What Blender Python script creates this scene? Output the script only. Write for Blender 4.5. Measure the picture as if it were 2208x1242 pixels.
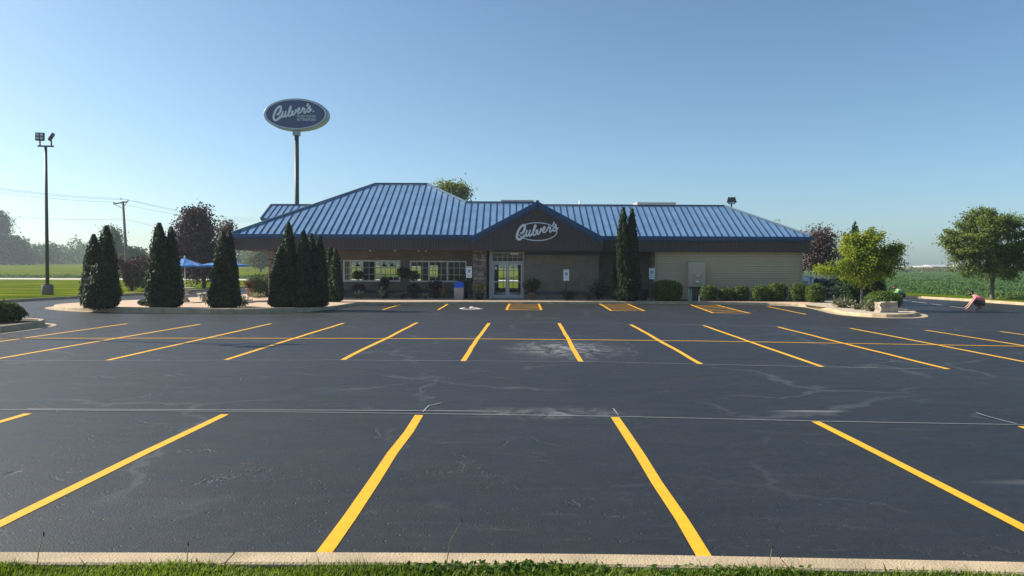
import bpy, bmesh, math, random
import numpy as np
from mathutils import Matrix, Vector, Euler

scene = bpy.context.scene
for o in list(bpy.data.objects):
    bpy.data.objects.remove(o)

# ------------------------------------------------------------------ camera
EYE = 2.04                      # eye height above the asphalt
FPX = 1600.0                    # focal length in photo pixels (2208 wide)
cam_d = bpy.data.cameras.new('camera')
cam = bpy.data.objects.new('camera', cam_d)
scene.collection.objects.link(cam)
cam_d.sensor_width = 36.0
cam_d.lens = 36.0 * FPX / 2208.0
cam_d.clip_start = 0.1
cam_d.clip_end = 6000
ROT = Matrix.Rotation(math.radians(90) - math.atan(42 / FPX), 3, 'X') @ Matrix.Rotation(0.004, 3, 'Z')
cam.matrix_world = Matrix.Translation((0, 0, EYE)) @ ROT.to_4x4()
scene.camera = cam

# ------------------------------------------------------------------ sky and sun
SUN_EL, SUN_BEHIND = 33.0, 12.0        # sun stands to the left, a little beyond the facade
sun_dir = Vector((-math.cos(math.radians(SUN_EL)) * math.cos(math.radians(SUN_BEHIND)),
                  math.cos(math.radians(SUN_EL)) * math.sin(math.radians(SUN_BEHIND)),
                  math.sin(math.radians(SUN_EL))))
world = bpy.data.worlds.new('World')
scene.world = world
world.use_nodes = True
wn = world.node_tree
bg = wn.nodes['Background']
sky = wn.nodes.new('ShaderNodeTexSky')
sky.sky_type = 'NISHITA'
sky.sun_disc = False
sky.sun_elevation = math.radians(SUN_EL)
sky.sun_rotation = math.atan2(sun_dir.x, sun_dir.y)
sky.altitude = 0
sky.air_density = 0.75
sky.dust_density = 1.25
sky.ozone_density = 3.8
gain = wn.nodes.new('ShaderNodeMix')          # even white balance of the whole sky
gain.data_type = 'RGBA'
gain.blend_type = 'MULTIPLY'
gain.inputs[0].default_value = 1.0
gain.inputs[7].default_value = (1.02, 1.09, 0.99, 1)
wn.links.new(sky.outputs[0], gain.inputs[6])
wn.links.new(gain.outputs[2], bg.inputs[0])
bg.inputs[1].default_value = 0.092
sun_l = bpy.data.lights.new('sun', 'SUN')
sun_l.energy = 4.6
sun_l.angle = math.radians(0.53)
sun_l.color = (1.0, 0.90, 0.74)
sun_o = bpy.data.objects.new('sun', sun_l)
sun_o.rotation_euler = sun_dir.to_track_quat('Z', 'Y').to_euler()
scene.collection.objects.link(sun_o)
scene.view_settings.view_transform = 'Standard'
scene.view_settings.look = 'None'
scene.view_settings.exposure = 0.85
scene.view_settings.gamma = 1.0
scene.cycles.use_denoising = True
scene.cycles.max_bounces = 8
scene.cycles.transparent_max_bounces = 24

# ------------------------------------------------------------------ helpers
COL = scene.collection
RNG = np.random.default_rng(7)
random.seed(7)
PI = math.pi


def ray(px, py):
    return ROT @ Vector(((px - 1104) / FPX, -(py - 621) / FPX, -1.0))


def G(px, py, z=0.0):
    d = ray(px, py)
    t = (z - EYE) / d.z
    return Vector((d.x * t, d.y * t, z))


def P(px, py, Y):
    d = ray(px, py)
    t = Y / d.y
    return Vector((d.x * t, Y, EYE + d.z * t))


def link(o, parent=None):
    COL.objects.link(o)
    if parent is not None:
        o.parent = parent
    return o


def tag(o, label=None, cat=None, group=None, kind=None):
    if label:
        o['label'] = label
    if cat:
        o['category'] = cat
    if group:
        o['group'] = group
    if kind:
        o['kind'] = kind
    return o


def thing(name, label, cat, loc=(0, 0, 0), rz=0.0, group=None):
    o = bpy.data.objects.new(name, None)
    o.empty_display_size = 0.2
    link(o)
    o.location = loc
    o.rotation_euler = (0, 0, rz)
    return tag(o, label, cat, group)


def mesh_obj(name, verts, faces, mat, parent=None, smooth=False):
    me = bpy.data.meshes.new(name)
    me.from_pydata([tuple(v) for v in verts], [], [tuple(f) for f in faces])
    me.update()
    if mat is not None:
        me.materials.append(mat)
    if smooth:
        me.polygons.foreach_set('use_smooth', [True] * len(me.polygons))
    return link(bpy.data.objects.new(name, me), parent)


class MB:
    """collects simple shapes into one mesh"""

    def __init__(self):
        self.v, self.f, self.m, self.cur = [], [], [], 0

    def face(self, pts):
        n = len(self.v)
        self.v += [tuple(p) for p in pts]
        self.f.append(tuple(range(n, n + len(pts))))
        self.m.append(self.cur)

    def add(self, verts, faces):
        n = len(self.v)
        self.v += [tuple(p) for p in verts]
        self.f += [tuple(i + n for i in f) for f in faces]
        self.m += [self.cur] * len(faces)

    def box(self, x0, x1, y0, y1, z0, z1):
        v = [(x0, y0, z0), (x1, y0, z0), (x1, y1, z0), (x0, y1, z0), (x0, y0, z1), (x1, y0, z1), (x1, y1, z1), (x0, y1, z1)]
        self.add(v, [(0, 3, 2, 1), (4, 5, 6, 7), (0, 1, 5, 4), (1, 2, 6, 5), (2, 3, 7, 6), (3, 0, 4, 7)])
        return self

    def bbox(self, x0, x1, y0, y1, z0, z1, b=0.01):
        """box with bevelled edges"""
        bm = bmesh.new()
        bmesh.ops.create_cube(bm, size=1.0)
        for v in bm.verts:
            v.co = Vector((x0 + (v.co.x + .5) * (x1 - x0), y0 + (v.co.y + .5) * (y1 - y0), z0 + (v.co.z + .5) * (z1 - z0)))
        bmesh.ops.bevel(bm, geom=bm.edges[:], offset=b, segments=2, profile=0.6, affect='EDGES')
        bm.verts.index_update()
        self.add([v.co.copy() for v in bm.verts], [[v.index for v in f.verts] for f in bm.faces])
        bm.free()
        return self

    def bar(self, a, b, w, h, up=(0, 0, 1)):
        """box beam from a to b"""
        a, b = Vector(a), Vector(b)
        d = (b - a).normalized()
        s = d.cross(Vector(up))
        if s.length < 1e-4:
            s = d.cross(Vector((1, 0, 0)))
        s.normalize()
        u = s.cross(d).normalized()
        vs = []
        for p in (a, b):
            for i, j in ((-1, -1), (1, -1), (1, 1), (-1, 1)):
                vs.append(p + s * (w / 2 * i) + u * (h / 2 * j))
        self.add(vs, [(0, 1, 2, 3), (7, 6, 5, 4), (0, 4, 5, 1), (1, 5, 6, 2), (2, 6, 7, 3), (3, 7, 4, 0)])
        return self

    def tube(self, pts, rads, n=10, caps=True):
        pts = [Vector(p) for p in pts]
        if not hasattr(rads, '__len__'):
            rads = [rads] * len(pts)
        base = len(self.v)
        ref = None
        for i, p in enumerate(pts):
            if i == 0:
                d = pts[1] - pts[0]
            elif i == len(pts) - 1:
                d = pts[-1] - pts[-2]
            else:
                d = pts[i + 1] - pts[i - 1]
            d.normalize()
            if ref is None:
                ref = d.cross(Vector((0, 0, 1)))
                if ref.length < 1e-3:
                    ref = Vector((1, 0, 0))
            ref = (ref - d * ref.dot(d)).normalized()
            s = d.cross(ref)
            for k in range(n):
                a = 2 * PI * k / n
                self.v.append(tuple(p + (ref * math.cos(a) + s * math.sin(a)) * rads[i]))
        for i in range(len(pts) - 1):
            for k in range(n):
                k2 = (k + 1) % n
                self.f.append((base + i * n + k, base + i * n + k2, base + (i + 1) * n + k2, base + (i + 1) * n + k))
                self.m.append(self.cur)
        if caps:
            self.f.append(tuple(base + k for k in range(n))[::-1])
            self.f.append(tuple(base + (len(pts) - 1) * n + k for k in range(n)))
            self.m += [self.cur] * 2
        return self

    def lathe(self, prof, c=(0, 0), n=20, cap=True):
        """prof: list of (r, z)"""
        base = len(self.v)
        for r, z in prof:
            for k in range(n):
                a = 2 * PI * k / n
                self.v.append((c[0] + r * math.cos(a), c[1] + r * math.sin(a), z))
        for i in range(len(prof) - 1):
            for k in range(n):
                k2 = (k + 1) % n
                self.f.append((base + i * n + k, base + i * n + k2, base + (i + 1) * n + k2, base + (i + 1) * n + k))
                self.m.append(self.cur)
        if cap:
            self.f.append(tuple(base + k for k in range(n))[::-1])
            self.f.append(tuple(base + (len(prof) - 1) * n + k for k in range(n)))
            self.m += [self.cur] * 2
        return self

    def prism(self, poly, z0, z1):
        """vertical prism over an xy polygon"""
        n = len(poly)
        v = [(p[0], p[1], z0) for p in poly] + [(p[0], p[1], z1) for p in poly]
        f = [tuple(range(n))[::-1], tuple(range(n, 2 * n))]
        for i in range(n):
            j = (i + 1) % n
            f.append((i, j, n + j, n + i))
        self.add(v, f)
        return self

    def build(self, name, mat, parent=None, smooth=False, kind=None):
        o = mesh_obj(name, self.v, self.f, mat if not isinstance(mat, (list, tuple)) else None, parent, smooth)
        if isinstance(mat, (list, tuple)):
            for m in mat:
                o.data.materials.append(m)
            o.data.polygons.foreach_set('material_index', self.m)
        if kind:
            o['kind'] = kind
        return o


def smooth_line(pts, step=0.35, closed=False):
    """Catmull-Rom through 2D points"""
    P_ = [np.array(p, float) for p in pts]
    n = len(P_)
    out = []
    rng = range(n if closed else n - 1)
    for i in rng:
        if closed:
            a, b, c, d = P_[i - 1], P_[i], P_[(i + 1) % n], P_[(i + 2) % n]
        else:
            a, b, c, d = P_[max(i - 1, 0)], P_[i], P_[i + 1], P_[min(i + 2, n - 1)]
        k = max(2, int(np.linalg.norm(c - b) / step))
        for t in np.linspace(0, 1, k, endpoint=False):
            out.append(0.5 * ((2 * b) + (-a + c) * t + (2 * a - 5 * b + 4 * c - d) * t * t + (-a + 3 * b - 3 * c + d) * t ** 3))
    if not closed:
        out.append(P_[-1])
    return out


def offset_line(pts, d, closed=False):
    """shift a 2D polyline to its left by d"""
    out = []
    n = len(pts)
    for i in range(n):
        if closed:
            t = pts[(i + 1) % n] - pts[i - 1]
        else:
            t = pts[min(i + 1, n - 1)] - pts[max(i - 1, 0)]
        t = t / (np.linalg.norm(t) + 1e-9)
        out.append(pts[i] + np.array([-t[1], t[0]]) * d)
    return out


# ------------------------------------------------------------------ materials
def nt(name):
    m = bpy.data.materials.new(name)
    m.use_nodes = True
    t = m.node_tree
    return m, t, t.nodes['Principled BSDF']


def N(t, kind, **kw):
    n = t.nodes.new(kind)
    for k, v in kw.items():
        if k.startswith('i_'):
            n.inputs[int(k[2:]) if k[2:].isdigit() else k[2:]].default_value = v
        else:
            setattr(n, k, v)
    return n


def ramp(t, stops, interp='LINEAR'):
    r = t.nodes.new('ShaderNodeValToRGB')
    r.color_ramp.interpolation = interp
    e = r.color_ramp.elements
    while len(e) < len(stops):
        e.new(0.5)
    for el, (p, c) in zip(e, stops):
        el.position = p
        el.color = tuple(c) + (1,) if len(c) == 3 else c
    return r


def mixc(t, fac, a, b, mode='MIX'):
    m = t.nodes.new('ShaderNodeMix')
    m.data_type = 'RGBA'
    m.blend_type = mode
    L = t.links
    for sock, val in ((m.inputs[0], fac), (m.inputs[6], a), (m.inputs[7], b)):
        if hasattr(val, 'is_linked') or hasattr(val, 'links'):
            L.new(val, sock)
        elif isinstance(val, (int, float)):
            sock.default_value = val
        else:
            sock.default_value = tuple(val) + (1,)
    return m.outputs[2]


def mat(name, col, rough=0.6, var=0.15, scale=3.0, metal=0.0, bump=0.0, bscale=40.0, spec=0.5, detail=6.0):
    """plain material with large-scale wear and fine relief"""
    m, t, p = nt(name)
    L = t.links
    tc = N(t, 'ShaderNodeTexCoord')
    n1 = N(t, 'ShaderNodeTexNoise')
    n1.inputs['Scale'].default_value = scale
    n1.inputs['Detail'].default_value = detail
    L.new(tc.outputs['Object'], n1.inputs['Vector'])
    lo = tuple(max(0, c * (1 - var)) for c in col)
    hi = tuple(min(1, c * (1 + var)) for c in col)
    r = ramp(t, [(0.3, lo), (0.7, hi)])
    L.new(n1.outputs['Fac'], r.inputs[0])
    L.new(r.outputs[0], p.inputs['Base Color'])
    p.inputs['Roughness'].default_value = rough
    p.inputs['Metallic'].default_value = metal
    p.inputs['Specular IOR Level'].default_value = spec
    if bump > 0:
        n2 = N(t, 'ShaderNodeTexNoise')
        n2.inputs['Scale'].default_value = bscale
        n2.inputs['Detail'].default_value = 4
        L.new(tc.outputs['Object'], n2.inputs['Vector'])
        b = N(t, 'ShaderNodeBump')
        b.inputs['Strength'].default_value = bump
        b.inputs['Distance'].default_value = 0.02
        L.new(n2.outputs['Fac'], b.inputs['Height'])
        L.new(b.outputs[0], p.inputs['Normal'])
    return m


def leaf_mat(name, dark, light, trans=0.3, rough=0.55):
    m, t, p = nt(name)
    L = t.links
    at = N(t, 'ShaderNodeAttribute', attribute_name='tint')
    r = ramp(t, [(0.0, dark), (1.0, light)])
    L.new(at.outputs['Fac'], r.inputs[0])
    L.new(r.outputs[0], p.inputs['Base Color'])
    p.inputs['Roughness'].default_value = rough
    p.inputs['Specular IOR Level'].default_value = 0.12
    if trans > 0:
        tr = N(t, 'ShaderNodeBsdfTranslucent')
        mx = N(t, 'ShaderNodeMixShader')
        mx.inputs[0].default_value = trans
        hs = N(t, 'ShaderNodeHueSaturation')
        hs.inputs['Saturation'].default_value = 1.15
        hs.inputs['Value'].default_value = 1.25
        L.new(r.outputs[0], hs.inputs['Color'])
        L.new(hs.outputs[0], tr.inputs[0])
        L.new(p.outputs[0], mx.inputs[1])
        L.new(tr.outputs[0], mx.inputs[2])
        L.new(mx.outputs[0], t.nodes['Material Output'].inputs[0])
    return m


def mat_asphalt():
    m, t, p = nt('sealed_asphalt')
    L = t.links
    geo = N(t, 'ShaderNodeNewGeometry')
    pos = geo.outputs['Position']

    def noise(scale, detail=5, vec=pos, dist=0.0, rough=0.5):
        n = N(t, 'ShaderNodeTexNoise')
        n.inputs['Scale'].default_value = scale
        n.inputs['Detail'].default_value = detail
        n.inputs['Distortion'].default_value = dist
        n.inputs['Roughness'].default_value = rough
        L.new(vec, n.inputs['Vector'])
        return n.outputs['Fac']

    def math_(op, a, b=None, c=None):
        n = N(t, 'ShaderNodeMath', operation=op)
        for i, v in enumerate((a, b, c)):
            if v is None:
                continue
            if isinstance(v, (int, float)):
                n.inputs[i].default_value = v
            else:
                L.new(v, n.inputs[i])
        return n.outputs[0]

    def stretch(sx, sy):
        mp = N(t, 'ShaderNodeMapping')
        mp.inputs['Scale'].default_value = (sx, sy, 1)
        L.new(pos, mp.inputs['Vector'])
        return mp.outputs[0]

    def sstep(v, a, b):
        n = N(t, 'ShaderNodeMapRange', interpolation_type='SMOOTHSTEP')
        L.new(v, n.inputs['Value'])
        n.inputs['From Min'].default_value = a
        n.inputs['From Max'].default_value = b
        return n.outputs[0]

    big = noise(0.16, 3)
    base = ramp(t, [(0.3, (0.0085, 0.0100, 0.0120)), (0.7, (0.0145, 0.0165, 0.0195))])
    L.new(big, base.inputs[0])
    grain = noise(75.0, 4, rough=0.7)
    fine = ramp(t, [(0.28, (0.35, 0.35, 0.35)), (0.5, (0.9, 0.9, 0.9)), (0.72, (2.2, 2.2, 2.2))])
    L.new(grain, fine.inputs[0])
    c = mixc(t, 1.0, base.outputs[0], fine.outputs[0], 'MULTIPLY')
    mo1 = ramp(t, [(0.3, (0.62, 0.62, 0.62)), (0.7, (1.42, 1.42, 1.42))])
    L.new(noise(11.0, 6, rough=0.7), mo1.inputs[0])
    c = mixc(t, 1.0, c, mo1.outputs[0], 'MULTIPLY')
    mo2 = ramp(t, [(0.3, (0.72, 0.72, 0.72)), (0.7, (1.3, 1.3, 1.3))])
    L.new(noise(1.0, 7, stretch(0.9, 2.4), 0.6, 0.65), mo2.inputs[0])
    c = mixc(t, 1.0, c, mo2.outputs[0], 'MULTIPLY')
    # pin holes and loose chips
    vs_ = N(t, 'ShaderNodeTexVoronoi', feature='F1')
    vs_.inputs['Scale'].default_value = 16.0
    L.new(pos, vs_.inputs['Vector'])
    sp_ = N(t, 'ShaderNodeSeparateColor')
    L.new(vs_.outputs['Color'], sp_.inputs[0])
    chip = math_('MULTIPLY', math_('SUBTRACT', 1.0, sstep(vs_.outputs['Distance'], 0.10, 0.2)), sstep(sp_.outputs[0], 0.86, 0.88))
    c = mixc(t, math_('MULTIPLY', chip, 0.55), c, (0.11, 0.115, 0.12))
    pit = math_('MULTIPLY', math_('SUBTRACT', 1.0, sstep(vs_.outputs['Distance'], 0.12, 0.24)), sstep(sp_.outputs[1], 0.80, 0.82))
    c = mixc(t, math_('MULTIPLY', pit, 0.8), c, (0.004, 0.004, 0.005))
    # squeegee streaks, drawn out sideways
    st = noise(1.0, 10, stretch(0.8, 3.6), 1.8, 0.75)
    stm = math_('MULTIPLY', sstep(st, 0.55, 0.68), sstep(noise(0.23, 2), 0.38, 0.56))
    c = mixc(t, math_('MULTIPLY', stm, 0.34), c, (0.085, 0.095, 0.105))
    # filled cracks wandering over the lot
    warp = N(t, 'ShaderNodeTexNoise')
    warp.inputs['Scale'].default_value = 0.55
    warp.inputs['Detail'].default_value = 9
    warp.inputs['Roughness'].default_value = 0.62
    L.new(pos, warp.inputs['Vector'])
    wv = N(t, 'ShaderNodeVectorMath', operation='MULTIPLY_ADD')
    L.new(warp.outputs['Color'], wv.inputs[0])
    wv.inputs[1].default_value = (2.2, 2.2, 0)
    L.new(pos, wv.inputs[2])
    vo = N(t, 'ShaderNodeTexVoronoi', feature='DISTANCE_TO_EDGE')
    vo.inputs['Scale'].default_value = 0.21
    L.new(wv.outputs[0], vo.inputs['Vector'])
    cr = math_('SUBTRACT', 1.0, sstep(vo.outputs['Distance'], 0.003, 0.014))
    crm = math_('MULTIPLY', cr, sstep(noise(0.30, 3), 0.42, 0.58))
    c = mixc(t, math_('MULTIPLY', crm, 0.44), c, (0.075, 0.085, 0.095))
    vo2 = N(t, 'ShaderNodeTexVoronoi', feature='DISTANCE_TO_EDGE')
    vo2.inputs['Scale'].default_value = 0.8
    L.new(wv.outputs[0], vo2.inputs['Vector'])
    dk = math_('MULTIPLY', math_('SUBTRACT', 1.0, sstep(vo2.outputs['Distance'], 0.003, 0.016)), sstep(noise(0.9, 4), 0.56, 0.64))
    c = mixc(t, math_('MULTIPLY', dk, 0.75), c, (0.006, 0.006, 0.008))

    # chalk dust blown off the snapped lines
    def patch(x, y, rx, ry):
        s = N(t, 'ShaderNodeVectorMath', operation='SUBTRACT')
        L.new(pos, s.inputs[0])
        s.inputs[1].default_value = (x, y, 0)
        q = N(t, 'ShaderNodeVectorMath', operation='MULTIPLY')
        L.new(s.outputs[0], q.inputs[0])
        q.inputs[1].default_value = (1 / rx, 1 / ry, 0)
        ln = N(t, 'ShaderNodeVectorMath', operation='LENGTH')
        L.new(q.outputs[0], ln.inputs[0])
        return math_('SUBTRACT', 1.0, sstep(ln.outputs['Value'], 0.1, 1.0))

    dn = sstep(noise(1.0, 10, stretch(1.6, 1.1), 1.8, 0.75), 0.42, 0.70)
    dust = math_('MULTIPLY', patch(1.35, 18.9, 1.9, 3.0), dn)
    d2 = math_('MULTIPLY', patch(0.55, 10.45, 1.9, 0.55), dn)
    d3 = math_('MULTIPLY', patch(4.3, 10.65, 0.7, 0.12), 0.5)
    d4 = math_('MULTIPLY', patch(5.7, 7.1, 1.5, 0.14), 0.3)
    dust = math_('ADD', math_('ADD', math_('MULTIPLY', dust, 1.1), math_('MULTIPLY', d2, 0.45)), math_('ADD', d3, d4))
    c = mixc(t, math_('MINIMUM', math_('MULTIPLY', dust, 0.75), 0.85), c, (0.38, 0.39, 0.40))
    L.new(c, p.inputs['Base Color'])
    rr = ramp(t, [(0.3, (0.46,) * 3), (0.7, (0.64,) * 3)])
    L.new(noise(1.0, 8, stretch(1.2, 3.0), 0.5, 0.7), rr.inputs[0])
    L.new(rr.outputs[0], p.inputs['Roughness'])
    p.inputs['Specular IOR Level'].default_value = 0.56
    b = N(t, 'ShaderNodeBump')
    b.inputs['Strength'].default_value = 0.8
    b.inputs['Distance'].default_value = 0.009
    L.new(math_('ADD', math_('ADD', noise(60.0, 5, rough=0.7), math_('MULTIPLY', pit, -1.0)), math_('MULTIPLY', dk, -2.0)), b.inputs['Height'])
    L.new(b.outputs[0], p.inputs['Normal'])
    return m


def mat_grass(name, a, b, c3, s1=0.35, s2=6.0):
    m, t, p = nt(name)
    L = t.links
    geo = N(t, 'ShaderNodeNewGeometry')
    n1 = N(t, 'ShaderNodeTexNoise')
    n1.inputs['Scale'].default_value = s1
    n1.inputs['Detail'].default_value = 6
    n2 = N(t, 'ShaderNodeTexNoise')
    n2.inputs['Scale'].default_value = s2
    n2.inputs['Detail'].default_value = 8
    mp = N(t, 'ShaderNodeMapping')
    mp.inputs['Scale'].default_value = (0.35, 1, 1)
    L.new(geo.outputs['Position'], mp.inputs[0])
    L.new(mp.outputs[0], n1.inputs['Vector'])
    L.new(geo.outputs['Position'], n2.inputs['Vector'])
    r = ramp(t, [(0.32, a), (0.52, b), (0.70, c3)])
    L.new(n1.outputs['Fac'], r.inputs[0])
    r2 = ramp(t, [(0.3, (0.65, 0.65, 0.65)), (0.7, (1.3, 1.3, 1.3))])
    L.new(n2.outputs['Fac'], r2.inputs[0])
    L.new(mixc(t, 1.0, r.outputs[0], r2.outputs[0], 'MULTIPLY'), p.inputs['Base Color'])
    p.inputs['Roughness'].default_value = 1.0
    p.inputs['Specular IOR Level'].default_value = 0.0
    bp = N(t, 'ShaderNodeBump')
    bp.inputs['Strength'].default_value = 0.6
    bp.inputs['Distance'].default_value = 0.08
    L.new(n2.outputs['Fac'], bp.inputs['Height'])
    L.new(bp.outputs[0], p.inputs['Normal'])
    return m


def mat_brick(name, c1, c2, mortar, scale=1.0, bw=0.22, bh=0.075):
    m, t, p = nt(name)
    L = t.links
    tc = N(t, 'ShaderNodeTexCoord')
    sp = N(t, 'ShaderNodeSeparateXYZ')
    cb = N(t, 'ShaderNodeCombineXYZ')
    L.new(tc.outputs['Object'], sp.inputs[0])
    ad = N(t, 'ShaderNodeMath', operation='ADD')
    L.new(sp.outputs[0], ad.inputs[0])
    L.new(sp.outputs[1], ad.inputs[1])
    L.new(ad.outputs[0], cb.inputs[0])
    L.new(sp.outputs[2], cb.inputs[1])
    b = N(t, 'ShaderNodeTexBrick')
    b.inputs['Scale'].default_value = scale
    b.inputs['Brick Width'].default_value = bw
    b.inputs['Row Height'].default_value = bh
    b.inputs['Mortar Size'].default_value = 0.006
    b.inputs['Color1'].default_value = tuple(c1) + (1,)
    b.inputs['Color2'].default_value = tuple(c2) + (1,)
    b.inputs['Mortar'].default_value = tuple(mortar) + (1,)
    L.new(cb.outputs[0], b.inputs['Vector'])
    n1 = N(t, 'ShaderNodeTexNoise')
    n1.inputs['Scale'].default_value = 1.3
    n1.inputs['Detail'].default_value = 7
    L.new(tc.outputs['Object'], n1.inputs['Vector'])
    r2 = ramp(t, [(0.3, (0.8, 0.8, 0.8)), (0.7, (1.15, 1.15, 1.15))])
    L.new(n1.outputs['Fac'], r2.inputs[0])
    L.new(mixc(t, 1.0, b.outputs['Color'], r2.outputs[0], 'MULTIPLY'), p.inputs['Base Color'])
    p.inputs['Roughness'].default_value = 0.8
    bp = N(t, 'ShaderNodeBump')
    bp.inputs['Strength'].default_value = 0.5
    bp.inputs['Distance'].default_value = 0.008
    bp.invert = True
    L.new(b.outputs['Fac'], bp.inputs['Height'])
    L.new(bp.outputs[0], p.inputs['Normal'])
    return m


def mat_glass(name, tint=(0.75, 0.82, 0.80), refl=1.5):
    m, t, p = nt(name)
    L = t.links
    t.nodes.remove(p)
    tr = N(t, 'ShaderNodeBsdfTransparent')
    tr.inputs[0].default_value = tuple(tint) + (1,)
    gl = N(t, 'ShaderNodeBsdfGlossy')
    gl.inputs['Roughness'].default_value = 0.02
    fr = N(t, 'ShaderNodeFresnel')
    fr.inputs[0].default_value = refl
    mx = N(t, 'ShaderNodeMixShader')
    L.new(fr.outputs[0], mx.inputs[0])
    L.new(tr.outputs[0], mx.inputs[1])
    L.new(gl.outputs[0], mx.inputs[2])
    L.new(mx.outputs[0], t.nodes['Material Output'].inputs[0])
    return m


def mat_paint(name, col, wear=0.15):
    """road paint, thin in places"""
    m, t, p = nt(name)
    L = t.links
    geo = N(t, 'ShaderNodeNewGeometry')
    n1 = N(t, 'ShaderNodeTexNoise')
    n1.inputs['Scale'].default_value = 9.0
    n1.inputs['Detail'].default_value = 8
    L.new(geo.outputs['Position'], n1.inputs['Vector'])
    n2 = N(t, 'ShaderNodeTexNoise')
    n2.inputs['Scale'].default_value = 90.0
    n2.inputs['Detail'].default_value = 3
    L.new(geo.outputs['Position'], n2.inputs['Vector'])
    lo = tuple(c * 0.82 for c in col)
    r = ramp(t, [(0.3, lo), (0.7, col)])
    L.new(n1.outputs['Fac'], r.inputs[0])
    r2 = ramp(t, [(0.62, (0, 0, 0)), (0.80, (wear, wear, wear))])
    L.new(n2.outputs['Fac'], r2.inputs[0])
    L.new(mixc(t, r2.outputs[0], r.outputs[0], (0.05, 0.05, 0.055)), p.inputs['Base Color'])
    p.inputs['Roughness'].default_value = 0.5
    b = N(t, 'ShaderNodeBump')
    b.inputs['Strength'].default_value = 0.4
    b.inputs['Distance'].default_value = 0.004
    L.new(n2.outputs['Fac'], b.inputs['Height'])
    L.new(b.outputs[0], p.inputs['Normal'])
    return m


M = {}
M['asphalt'] = mat_asphalt()
M['yellow'] = mat_paint('yellow_road_paint', (0.90, 0.462, 0.006))
M['whitepaint'] = mat_paint('white_road_paint', (0.78, 0.76, 0.72), 0.5)
M['chalk'] = mat_paint('chalk_line', (0.30, 0.31, 0.32), 0.9)
M['concrete'] = mat('kerb_concrete', (0.41, 0.325, 0.215), 0.85, 0.22, 2.6, bump=0.5, bscale=60)
M['walk'] = mat('patio_concrete', (0.54, 0.39, 0.28), 0.85, 0.12, 0.9, bump=0.3, bscale=40)
M['gravel'] = mat('gravel_bed', (0.46, 0.39, 0.31), 0.95, 0.4, 14.0, bump=1.0, bscale=25)
M['mulch'] = mat('dark_soil', (0.07, 0.05, 0.04), 0.95, 0.4, 9.0, bump=1.0, bscale=30)
M['lawn'] = mat_grass('mown_lawn', (0.048, 0.086, 0.005), (0.105, 0.140, 0.009), (0.245, 0.225, 0.040))
M['road'] = mat('pale_concrete_road', (0.52, 0.47, 0.40), 0.9, 0.1, 0.2)
M['roof'] = mat('blue_roof_panel', (0.132, 0.243, 0.415), 0.36, 0.14, 1.1, metal=0.0, spec=0.6)
M['seam'] = mat('shaded_blue_seam', (0.008, 0.040, 0.100), 0.45, 0.08, 1.0)  # darker blue than the panels, painting in the shaded sides of the seams
M['trim'] = mat('navy_blue_trim', (0.011, 0.062, 0.165), 0.42, 0.10, 1.2)
M['cap'] = mat('ridge_cap_steel_blue', (0.10, 0.17, 0.24), 0.4, 0.1, 1.0, metal=0.3)
M['fascia'] = mat('brown_ribbed_metal', (0.062, 0.046, 0.045), 0.6, 0.10, 0.7, bump=0.1)
M['soffit'] = mat('dark_soffit', (0.05, 0.042, 0.04), 0.7, 0.1, 0.7)
M['siding'] = mat('khaki_lap_siding', (0.53, 0.43, 0.29), 0.7, 0.06, 0.8, bump=0.1)
M['corner'] = mat('khaki_corner_board', (0.36, 0.31, 0.21), 0.7, 0.06, 0.8)
M['brick'] = mat_brick('grey_brown_brick', (0.205, 0.172, 0.130), (0.165, 0.140, 0.112), (0.16, 0.142, 0.118))
M['navybrick'] = mat('navy_soldier_brick', (0.040, 0.044, 0.075), 0.45, 0.3, 7.0)
M['stone'] = mat('field_stone', (0.24, 0.185, 0.15), 0.85, 0.5, 1.4, bump=0.7, bscale=14)
M['stone2'] = mat('dark_field_stone', (0.12, 0.10, 0.09), 0.85, 0.4, 2.4, bump=0.7, bscale=14)
M['stone3'] = mat('pale_field_stone', (0.34, 0.29, 0.24), 0.85, 0.3, 2.4, bump=0.7, bscale=14)
M['mortar'] = mat('stone_mortar', (0.10, 0.09, 0.08), 0.95, 0.2, 3.0, bump=0.3)
M['alu'] = mat('pale_aluminium_frame', (0.40, 0.41, 0.43), 0.4, 0.06, 1.0, metal=0.25)
M['winframe'] = mat('white_window_frame', (0.62, 0.64, 0.63), 0.45, 0.06, 1.0)
M['muntin'] = mat('grey_window_grille', (0.55, 0.58, 0.57), 0.5, 0.06, 1.0)
M['glass'] = mat_glass('clear_window_glass', (0.86, 0.91, 0.90), 1.5)
M['innerwall'] = mat('cream_inside_wall', (0.34, 0.29, 0.22), 0.8, 0.1, 1.0)
M['innerfloor'] = mat('inside_floor_tile', (0.20, 0.15, 0.11), 0.5, 0.2, 1.0)
M['darkwood'] = mat('dark_inside_wood', (0.035, 0.028, 0.026), 0.5, 0.2, 2.0)
M['black'] = mat('black_painted_metal', (0.015, 0.015, 0.017), 0.5, 0.2, 2.0)
M['white'] = mat('white_painted_panel', (0.86, 0.86, 0.86), 0.5, 0.05, 2.0)
M['signwhite'] = mat('reflective_sign_white', (0.72, 0.82, 0.84), 0.45, 0.04, 2.0)
M['signblue'] = mat('sign_blue', (0.03, 0.12, 0.36), 0.45, 0.05, 2.0)
M['letter'] = mat('silver_white_letter', (0.70, 0.74, 0.80), 0.4, 0.05, 2.0)
M['ovalblue'] = mat('oval_sign_blue', (0.018, 0.048, 0.16), 0.35, 0.06, 0.5)
M['ovalrim'] = mat('oval_sign_rim', (0.30, 0.36, 0.40), 0.4, 0.08, 0.5, metal=0.3)
M['poledark'] = mat('dark_green_pole', (0.014, 0.034, 0.040), 0.5, 0.15, 0.5)
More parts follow.
